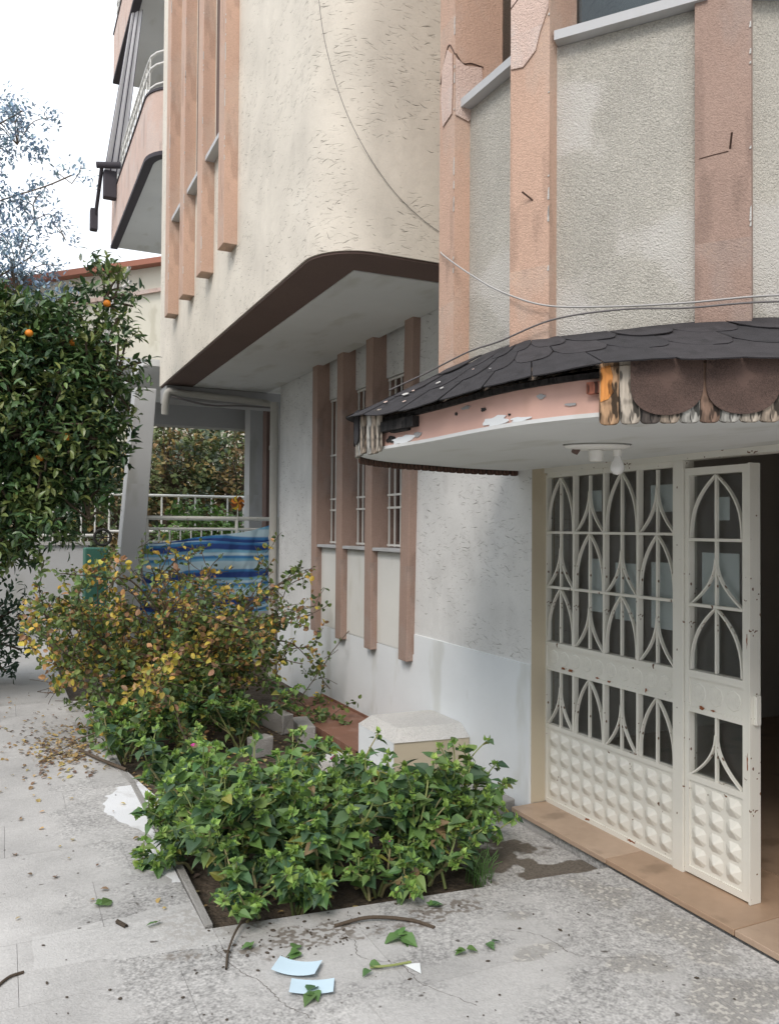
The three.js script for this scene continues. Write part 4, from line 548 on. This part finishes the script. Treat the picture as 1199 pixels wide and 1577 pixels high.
{
  const P = [[1.00, -3.80, 0.46, 0.52, 8, 'leafy green plant at the front corner of the bed by the papers'], [1.42, -3.70, 0.44, 0.46, 8, 'leafy green plant at the front edge of the bed with thick pale stems'], [1.86, -3.72, 0.40, 0.42, 8, 'leafy green plant at the front of the bed next to the muddy concrete'], [1.4, -4.02, 0.45, 0.48, 8, 'leafy green plant in the heart of the front clump'],  [1.18, -4.28, 0.46, 0.52, 8, 'tallest leafy green plant in the middle of the front clump'], [1.62, -4.22, 0.46, 0.44, 8, 'leafy green plant behind the thick pale stems'], [2.02, -4.0, 0.42, 0.36, 8, 'leafy green plant in front of the painted concrete block'], [0.98, -4.72, 0.40, 0.50, 7, 'leafy green plant beside the white paint spill'],
    [2.26, -3.88, 0.34, 0.44, 6, 'sprawling green plant with pink flowers reaching toward the door']];
  for (const [x, z, R, H, n, l] of P) bushy(x, z, R, H, n, l, x > 2.3 ? { lean: [0.9, 0.1], flower: 0.08 } : {});
  for (const [x, z, R, H, n, l] of [[0.86, -6.35, 0.40, 0.40, 6, 'low leafy plant at the yard edge under the yellowing shrub'], [1.28, -6.35, 0.36, 0.46, 6, 'low leafy plant in the middle under the yellowing shrub'], [1.70, -6.25, 0.38, 0.48, 6, 'low leafy plant by the small sunken stone'], [1.1, -6.9, 0.4, 0.5, 6, 'low leafy plant deep under the yellowing shrub']]) bushy(x, z, R, H, n, l, { single: 60, flower: 0.012 });
  for (const [x, z, R, H, n, l, ln] of [[1.05, -3.60, 0.34, 0.24, 5, 'low straggling plant sprawling over the front corner of the bed', [-0.5, 0.35]], [1.62, -3.52, 0.36, 0.22, 5, 'low straggling plant in front of the thick pale stems', [0.1, 0.3]], [1.95, -3.52, 0.3, 0.22, 4, 'low straggling plant at the corner by the muddy concrete', [0.3, 0.1]], [1.25, -3.52, 0.3, 0.2, 4, 'low straggling plant by the curved woody twig', [0.2, 0.2]], [0.92, -4.42, 0.3, 0.34, 5, 'straggling plant leaning over the edging by the spilt paint', [-0.6, 0.1]]]) bushy(x, z, R, H, n, l, { lean: ln, single: 90, leaf: 0.85 });
  const tr = bushy(0.86, -4.18, 0.16, 0.22, 3, 'small sprig trailing out of the bed over the paving', { lean: [-1.6, 0.35], single: 40, leaf: 0.75 });
}
// grass tufts
for (const [x, z, l] of [[0.86, -4.62, 'grass tuft at the bed edge by the white paint'], [2.16, -3.46, 'grass tuft at the corner of the muddy concrete']]) { const g = []; for (let k = 0; k < 60; k++) { const a = rnd() * 6.28, h = rr(0.08, 0.2), r = rr(0.02, 0.12), b = [x + rr(-0.05, 0.05), -0.07, z + rr(-0.08, 0.08)]; g.push(tube([b, [b[0] + Math.cos(a) * r * 0.3, b[1] + h * 0.7, b[2] + Math.sin(a) * r * 0.3], [b[0] + Math.cos(a) * r, b[1] + h, b[2] + Math.sin(a) * r]], 0.0016, 5, 3)); } solo('grass_tuft', merge(g), mat(0.09, 0.19, 0.05), l, 'grass'); }

// yellowing shrub with small round leaves on thin arching twigs
{
  const root = thing('autumn_shrub', 'wide twiggy shrub with small green, yellow and orange leaves in front of the cloth', 'shrub', [1.35, -0.06, -7.25]); const leaves = [], stems = [];
  const pal = [[0.11, 0.17, 0.045], [0.08, 0.14, 0.04], [0.15, 0.21, 0.05], [0.50, 0.44, 0.07], [0.60, 0.42, 0.07], [0.48, 0.28, 0.12], [0.33, 0.19, 0.10], [0.20, 0.25, 0.06]];
  function grow(p, d, len, rad, lvl) {
    const pts = [p.clone()], q = p.clone(), dir = d.clone(), n = Math.max(4, Math.round(len / 0.07)); const hue = rnd();
    for (let i = 1; i <= n; i++) { dir.add(rdir().multiplyScalar(0.16)).add(V(0, lvl ? -0.03 : -0.05, 0)).normalize(); q.addScaledVector(dir, len / n); if (q.y < 0.12) { q.y = 0.12; } pts.push(q.clone());
      if (lvl > 0 || i > n * 0.4) for (let k = 0; k < (lvl > 1 ? 4 : 2); k++) { const dd = rdir(0.15), c = hue < 0.45 ? pick(pal.slice(0, 3)) : hue < 0.75 ? pick(pal) : pick(pal.slice(3)); leaves.push({ p: q.clone().addScaledVector(dd, rr(0.005, 0.03)).addScaledVector(dir, rr(-0.04, 0.04)), d: dd, s: rr(0.034, 0.06), c: jitterC(c, 0.25), u: rdir(0.8) }); }
      if (lvl < 2 && i > 2 && rnd() < (lvl ? 0.42 : 0.5)) grow(q, dir.clone().multiplyScalar(0.7).add(rdir(0.2)).normalize(), len * rr(0.25, 0.5), rad * 0.6, lvl + 1); }
    stems.push(tube(pts.map(v => [v.x, v.y, v.z]), rad, pts.length * 2, 4));
  }
  for (let k = 0; k < 34; k++) { const a = k / 34 * 6.283 + rr(-0.2, 0.2), t = rr(0.15, 1.0); grow(V(rr(-0.35, 0.35), 0, rr(-0.3, 0.3)), V(Math.cos(a) * t, 1.05, Math.sin(a) * t * 0.7).normalize(), rr(1.1, 1.75), 0.007, 0); }
  const cx = 1.56; const ok = leaves.filter(l => l.p.x < cx - 0.1 && l.p.x > -1.2 + 0.5 * Math.max(0, 0.9 - l.p.y) && l.p.y < 1.72 && !(l.p.x > -0.35 && l.p.y > 0.9 && rnd() < 0.55)); console.log('shrub leaves', ok.length, stems.length);
  const keep = stems.filter(g => { g.computeBoundingBox(); const q = g.boundingBox; return q.max.x < cx && q.min.x > -1.1 && q.max.y < 1.75; }); keep.slice(0, 30).forEach(g => part('branch', g, M.bark, root)); part('twigs', merge(keep.slice(30)), M.bark, root).userData.kind = 'stuff';
  foliage(root, ok, 'round', LM.soft, 250);
}
// generic tree of leaf clumps on limbs
function tree(name, label, pos, blobs, nClump, perClump, leaf, pal, material, kind, trunkPts, single = 0, cr = 0.16) {
  const root = thing(name, label, 'tree', pos); const leaves = [], limbs = [];
  let tot = 0; blobs.forEach(b => { b.v = b[3] * b[4] * b[5]; tot += b.v; });
  for (const b of blobs) { const n = Math.round(nClump * b.v / tot); for (let i = 0; i < n; i++) { const d = rdir(), r = Math.pow(rnd(), 0.38), c = V(b[0] + d.x * b[3] * r, b[1] + d.y * b[4] * r, b[2] + d.z * b[5] * r); const out = d.clone().add(V(0, 0.5, 0)).normalize(); const base = pick(pal);
      for (let k = 0; k < perClump; k++) { const dd = out.clone().multiplyScalar(0.5).add(rdir(0.1)).normalize(); leaves.push({ p: c.clone().add(rdir().multiplyScalar(cr * Math.pow(rnd(), 0.6))), d: dd, s: leaf * rr(0.7, 1.25), c: jitterC(base, 0.22), u: V(d.x * 0.5 + rr(-0.5, 0.5), 1, d.z * 0.5 + rr(-0.5, 0.5)) }); }
      if (i % 4 === 0) limbs.push(tube([[b[0], b[1] - b[4] * 0.6, b[2]], [(b[0] + c.x) / 2 + rr(-0.1, 0.1), (b[1] + c.y) / 2 - 0.05, (b[2] + c.z) / 2], [c.x, c.y, c.z]], 0.011 * Math.max(1, b[3]), 8, 5)); } }
  const g = []; for (const t of trunkPts) g.push(tube(t.slice(1), t[0], 16, 8)); part('trunk', merge(g), M.bark, root); if (limbs.length) part('limbs', merge(limbs), M.bark, root);
  foliage(root, leaves, kind, material, single); return root;
}
const og = [[0.055, 0.115, 0.045], [0.075, 0.145, 0.05], [0.045, 0.09, 0.042], [0.10, 0.18, 0.06], [0.15, 0.22, 0.07], [0.20, 0.25, 0.08]];
{
  const o = tree('orange_tree', 'dense orange tree with glossy leaves and a few oranges', [-0.55, -0.06, -8.5], [[0.75, 2.75, 0, 0.9, 0.95, 0.7], [1.1, 3.4, 0.1, 0.5, 0.55, 0.5], [1.42, 4.05, 0.2, 0.34, 0.28, 0.26], [1.25, 2.6, 0.2, 0.48, 0.7, 0.42], [-0.2, 2.6, 0.1, 0.9, 1.0, 0.8], [0.7, 1.85, 0.15, 0.6, 0.45, 0.5], [0.4, 3.55, 0.0, 0.7, 0.5, 0.6], [1.45, 3.3, 0.3, 0.36, 0.55, 0.3], [1.3, 2.0, 0.3, 0.26, 0.3, 0.2], [0.3, 1.6, 0.2, 0.5, 0.35, 0.4]], 2100, 13, 0.095, og, LM.gloss, 'lance', [[0.075, [0, 0, 0], [0.03, 0.6, 0.02], [-0.02, 1.3, 0], [0.3, 2.2, 0]], [0.045, [0, 1.2, 0], [0.45, 1.8, 0.05], [1.1, 2.8, 0.1]], [0.045, [0, 1.2, 0], [-0.25, 1.9, 0], [-0.5, 2.8, 0]]], 250, 0.13);
  const s = new THREE.SphereGeometry(0.036, 16, 12); for (const [x, y, z] of [[0.84, 3.80, -7.9], [0.19, 3.42, -7.78], [0.50, 2.50, -7.72], [0.29, 2.31, -7.80], [0.12, 2.72, -7.85], [0.55, 3.40, -7.9]]) { const m = part('orange', s, M.orange, o); m.position.set(x * 1.05 + 0.55, y * 1.02 + 0.02, z + 8.5 - 0.28); m.scale.y = 0.94; }
  tree('haze_tinted_cedar', 'tall feathery tree with sky haze put into its pale blue grey leaves', [0.0, -0.07, -21], [[0.2, 8.0, 0, 1.0, 1.3, 1.0], [0.6, 9.4, 0, 0.75, 0.6, 0.7], [1.4, 10.2, 0.2, 0.55, 0.35, 0.4], [0.2, 11.3, 0, 0.9, 0.9, 0.8], [-1.2, 10.2, 0, 1.2, 2.4, 1.2], [1.3, 8.9, 0, 0.5, 0.4, 0.4], [0.8, 7.2, 0, 0.8, 0.7, 0.6]], 380, 20, 0.12, [[0.24, 0.34, 0.42], [0.20, 0.30, 0.38], [0.30, 0.40, 0.48]], LM.matt, 'lance', [[0.2, [-1.6, 0, 0], [-1.6, 4, 0], [-1.7, 8, 0], [-1.8, 12, 0]], [0.018, [-1.6, 6.4, 0], [-0.6, 7.2, 0], [0.6, 8.2, 0]], [0.018, [-1.7, 8, 0], [-0.4, 9.2, 0], [0.9, 9.9, 0.1], [1.4, 10.2, 0.2]], [0.018, [-1.7, 9.6, 0], [-0.6, 10.8, 0], [0.3, 11.6, 0]]], 0, 0.26);  // bright-sky haze is mixed into these pale blue leaf colours
  tree('dark_shrub', 'dark evergreen shrub at the end of the yard', [-0.35, -0.06, -9.7], [[0.1, 0.65, 0, 0.75, 0.6, 0.55], [-0.7, 0.8, 0, 0.7, 0.7, 0.5]], 260, 12, 0.085, [[0.03, 0.07, 0.03], [0.04, 0.09, 0.035], [0.025, 0.06, 0.035]], LM.soft, 'lance', [[0.03, [0, 0, 0], [0.1, 0.4, 0], [0.2, 0.8, 0]]], 0, 0.13);
  const au = [[0.14, 0.18, 0.06], [0.10, 0.15, 0.06], [0.32, 0.24, 0.08], [0.26, 0.18, 0.08], [0.18, 0.22, 0.09], [0.12, 0.16, 0.11]];
  tree('garden_tree', 'loose tree with yellowing leaves seen through the porch', [2.9, -0.07, -16.4], [[0, 2.9, 0, 1.2, 1.2, 0.8], [1.5, 2.6, 0, 1.2, 1.3, 0.8], [-1.0, 2.2, 0, 0.9, 0.9, 0.6]], 420, 14, 0.10, au, LM.matt, 'round', [[0.05, [0, 0, 0], [0.05, 1, 0], [0, 2, 0], [0.1, 3, 0]]], 0, 0.24);
  tree('garden_bush', 'rounded green bush behind the porch railing', [3.1, -0.07, -14.2], [[0, 1.5, 0, 0.75, 0.65, 0.45], [0.9, 1.4, 0, 0.5, 0.6, 0.4]], 200, 14, 0.085, [[0.12, 0.24, 0.04], [0.16, 0.28, 0.05], [0.09, 0.18, 0.04]], LM.soft, 'round', [[0.03, [0, 0, 0], [0, 0.7, 0], [0, 1.4, 0]]], 0, 0.18);
  tree('garden_hedge', 'tall grey green thicket filling the back of the garden', [3, -0.07, -19], [[-1.5, 2.4, 0, 2.0, 2.6, 1.0], [1.5, 2.6, 0, 2.2, 2.8, 1.0], [4.5, 2.6, 0, 2.2, 2.8, 1.0]], 900, 14, 0.15, [[0.10, 0.14, 0.07], [0.14, 0.16, 0.08], [0.08, 0.12, 0.07], [0.22, 0.19, 0.10]], LM.matt, 'round', [[0.08, [0, 0, 0], [0, 1.5, 0], [0.2, 3, 0]], [0.08, [3, 0, 0], [3, 1.5, 0], [3.2, 3, 0]]], 0, 0.4);
}

// ---------------------------------------------------------------- litter on the ground
{
  // dead leaves, too many to count
  const dead = []; const pal = [[0.36, 0.25, 0.09], [0.42, 0.30, 0.14], [0.25, 0.15, 0.08], [0.14, 0.09, 0.06], [0.48, 0.36, 0.12]];
  const scatter = (n, f) => { for (let i = 0; i < n; i++) { const [x, z, y] = f(); dead.push({ p: V(x, y, z), d: V(rr(-1, 1), rr(-0.12, 0.16), rr(-1, 1)), s: rr(0.02, 0.042), c: jitterC(pick(pal), 0.3), u: V(rr(-0.3, 0.3), 1, rr(-0.3, 0.3)) }); } };
  const gs = () => (rnd() + rnd() + rnd()) / 1.5 - 1;
  scatter(420, () => [0.45 + gs() * 0.4, -6.6 + gs() * 0.9, 0.010]); scatter(120, () => [0.2 + gs() * 0.9, -7.4 + gs() * 2, 0.010]); scatter(700, () => [rr(0.85, 2.2), rr(-7.5, -4.9), -0.055]); scatter(260, () => [rr(2.22, 2.9), rr(-7.6, -5.5), -0.05]); scatter(60, () => [rr(-0.6, 0.7), rr(-6, -3.6), 0.010]); scatter(160, () => [rr(0.85, 2.1), rr(-4.8, -3.5), -0.06]);
  solo('fallen_leaves', leafMesh(dead, 'round'), LM.matt, 'small dry brown and yellow leaves scattered over yard and bed', 'leaves', null, 'stuff');
  const cr = []; for (let i = 0; i < 260; i++) { const k = rnd(); const x = k < 0.5 ? 1.1 + gs() * 0.7 : rr(0.1, 2.5), z = k < 0.5 ? -3.25 + gs() * 0.28 : rr(-4.2, -2.1); if (x > 0.83 && x < 2.1 && z < -3.38) continue; const g = new THREE.IcosahedronGeometry(0.0015 + 0.006 * Math.pow(rnd(), 2.2), 0); g.scale(rr(0.8, 2.2), 0.5, rr(0.6, 1.4)); g.rotateY(rnd() * 6); g.translate(x, 0.0035, z); cr.push(g); } solo('soil_crumbs', merge(cr), mat(0.07, 0.055, 0.04), 'dark crumbs of soil spilt over the paving', 'soil', null, 'stuff');
  for (const [l, pts] of [['branching crack in the paving by the bed corner', [[0.80, -3.3], [0.83, -3.12], [0.90, -2.95], [0.93, -2.8], [1.0, -2.66]]], ['long thin crack in the paving beside the papers', [[1.28, -3.22], [1.33, -3.1], [1.30, -2.98], [1.42, -2.86], [1.44, -2.7], [1.55, -2.5]]], ['faint crack in the paving toward the threshold', [[1.9, -2.95], [2.05, -2.82], [2.1, -2.62], [2.35, -2.5], [2.6, -2.42]]]]) { const c = new THREE.CatmullRomCurve3(pts.map(p => V(p[0], 0.0008, p[1]))), P = []; const q = c.getPoints(50).map(p => V(p.x + rr(-0.006, 0.006), 0.0012, p.z + rr(-0.006, 0.006))); for (let i = 0; i < 50; i++) { const w = rr(0.0006, 0.0018), w2 = rr(0.0006, 0.0018), a2 = q[i], b2 = q[i + 1]; P.push(a2.x - w, 0.0012, a2.z, a2.x + w, 0.0012, a2.z, b2.x + w2, 0.0012, b2.z, a2.x - w, 0.0012, a2.z, b2.x + w2, 0.0012, b2.z, b2.x - w2, 0.0012, b2.z); } const g = new THREE.BufferGeometry(); g.setAttribute('position', new THREE.Float32BufferAttribute(P, 3)); g.computeVertexNormals(); solo('paving_crack', g, mat(0.12, 0.105, 0.09), l, 'crack', null, 'structure'); }
  // the two papers
  const sheet = (w, d, lift) => { const g = new THREE.PlaneGeometry(w, d, 8, 6); g.rotateX(-Math.PI / 2); const p = g.attributes.position; for (let k = 0; k < p.count; k++) p.setY(k, lift * Math.pow(Math.abs(p.getX(k)) / w * 2, 2) + 0.004 * Math.sin(p.getZ(k) * 25)); g.computeVertexNormals(); return g; };
  const a = solo('paper_sheet', sheet(0.17, 0.115, 0.014), M.paper, 'pale blue paper lying farther from the leaf sprig, slightly curled', 'paper', 'pale papers on the paving'); a.position.set(1.045, 0.009, -2.985); a.rotation.y = -0.62;
  const b = solo('paper_sheet', sheet(0.16, 0.105, 0.008), M.paper, 'pale blue paper with a green leaf sprig on its edge', 'paper', 'pale papers on the paving'); b.position.set(1.055, 0.007, -2.845); b.rotation.y = -0.42;
  const c = solo('paper_scrap', flake([1.455, 0.004, -2.80], [1, 0, 0.1], [0.1, 0, -1], [[-0.03, 0.045], [0.035, 0.03], [0.012, -0.04]], 0.002), M.notice, 'small white triangular paper scrap on the paving', 'paper');
  // green sprigs dropped on the paving
  const sprig = (x, z, n, s, label, stem) => { const root = thing('dropped_sprig', label, 'sprig', [x, 0.006, z], 'green sprigs dropped on the paving'); for (let k = 0; k < n; k++) { const an = rnd() * 6.28, m = part('leaf', LG.ovate, colMat(jitterC([0.10, 0.21, 0.05], 0.3), 0.6), root); m.applyMatrix4(leafMatrix({ p: V(rr(-0.02, 0.02), 0.008, rr(-0.02, 0.02)), d: V(Math.cos(an), rr(-0.02, 0.1), Math.sin(an)), s: s * rr(0.7, 1.2), u: V(rr(-0.4, 0.4), 1, rr(-0.4, 0.4)) })); } if (stem) part('stem', tube([[0, 0.005, 0], [stem[0] * 0.5, 0.007, stem[1] * 0.5 + 0.01], [stem[0], 0.005, stem[1]]], 0.005, 10, 6), M.stem[0], root); };
  sprig(1.50, -3.02, 5, 0.07, 'sprig of three broad green leaves on open paving'); sprig(1.08, -3.10, 3, 0.055, 'small sprig beside the curled paper'); sprig(1.03, -2.80, 4, 0.055, 'small sprig lying on the edge of the paper'); sprig(1.30, -2.87, 2, 0.05, 'broken pale green stalk pointing at the paper scrap', [0.16, 0.03]); sprig(1.69, -2.83, 3, 0.045, 'wilted sprig on bare paving'); sprig(1.82, -2.82, 3, 0.04, 'small dark sprig near the gritty patch'); sprig(1.75, -3.22, 4, 0.05, 'wilted sprig by the bed\'s front edge'); sprig(0.62, -3.58, 2, 0.05, 'single green leaf pair on the paving near the bed corner'); sprig(0.95, -3.22, 2, 0.045, 'leaf pair beside a bent twig'); sprig(0.42, -3.85, 3, 0.06, 'dark sprig lying out on the paving');
  const twig = (pts, r, label) => solo('dead_twig', tube(pts, r, 24, 5), M.bark, label, 'twig', 'dead twigs on the paving');
  twig([[0.55, 0.012, -6.55], [0.68, 0.03, -6.1], [0.80, 0.02, -5.85]], 0.012, 'thick dead stick along the edge of the bed'); twig([[0.0, 0.005, -3.32], [0.05, 0.008, -3.38], [0.10, 0.005, -3.4]], 0.006, 'short dark stick on the open paving'); twig([[0.50, 0.006, -3.60], [0.47, 0.008, -3.66]], 0.010, 'stubby dry stalk piece on the pale cement patch'); twig([[1.3, 0.006, -3.24], [1.45, 0.02, -3.22], [1.62, 0.008, -3.14], [1.68, 0.005, -3.05]], 0.008, 'curved woody twig at the front edge of the bed'); twig([[0.80, 0.005, -3.10], [0.84, 0.012, -3.22], [0.92, 0.03, -3.36], [1.0, 0.02, -3.45]], 0.005, 'thin bent twig leaning out of the bed corner');
}
renderer.render(scene, camera);
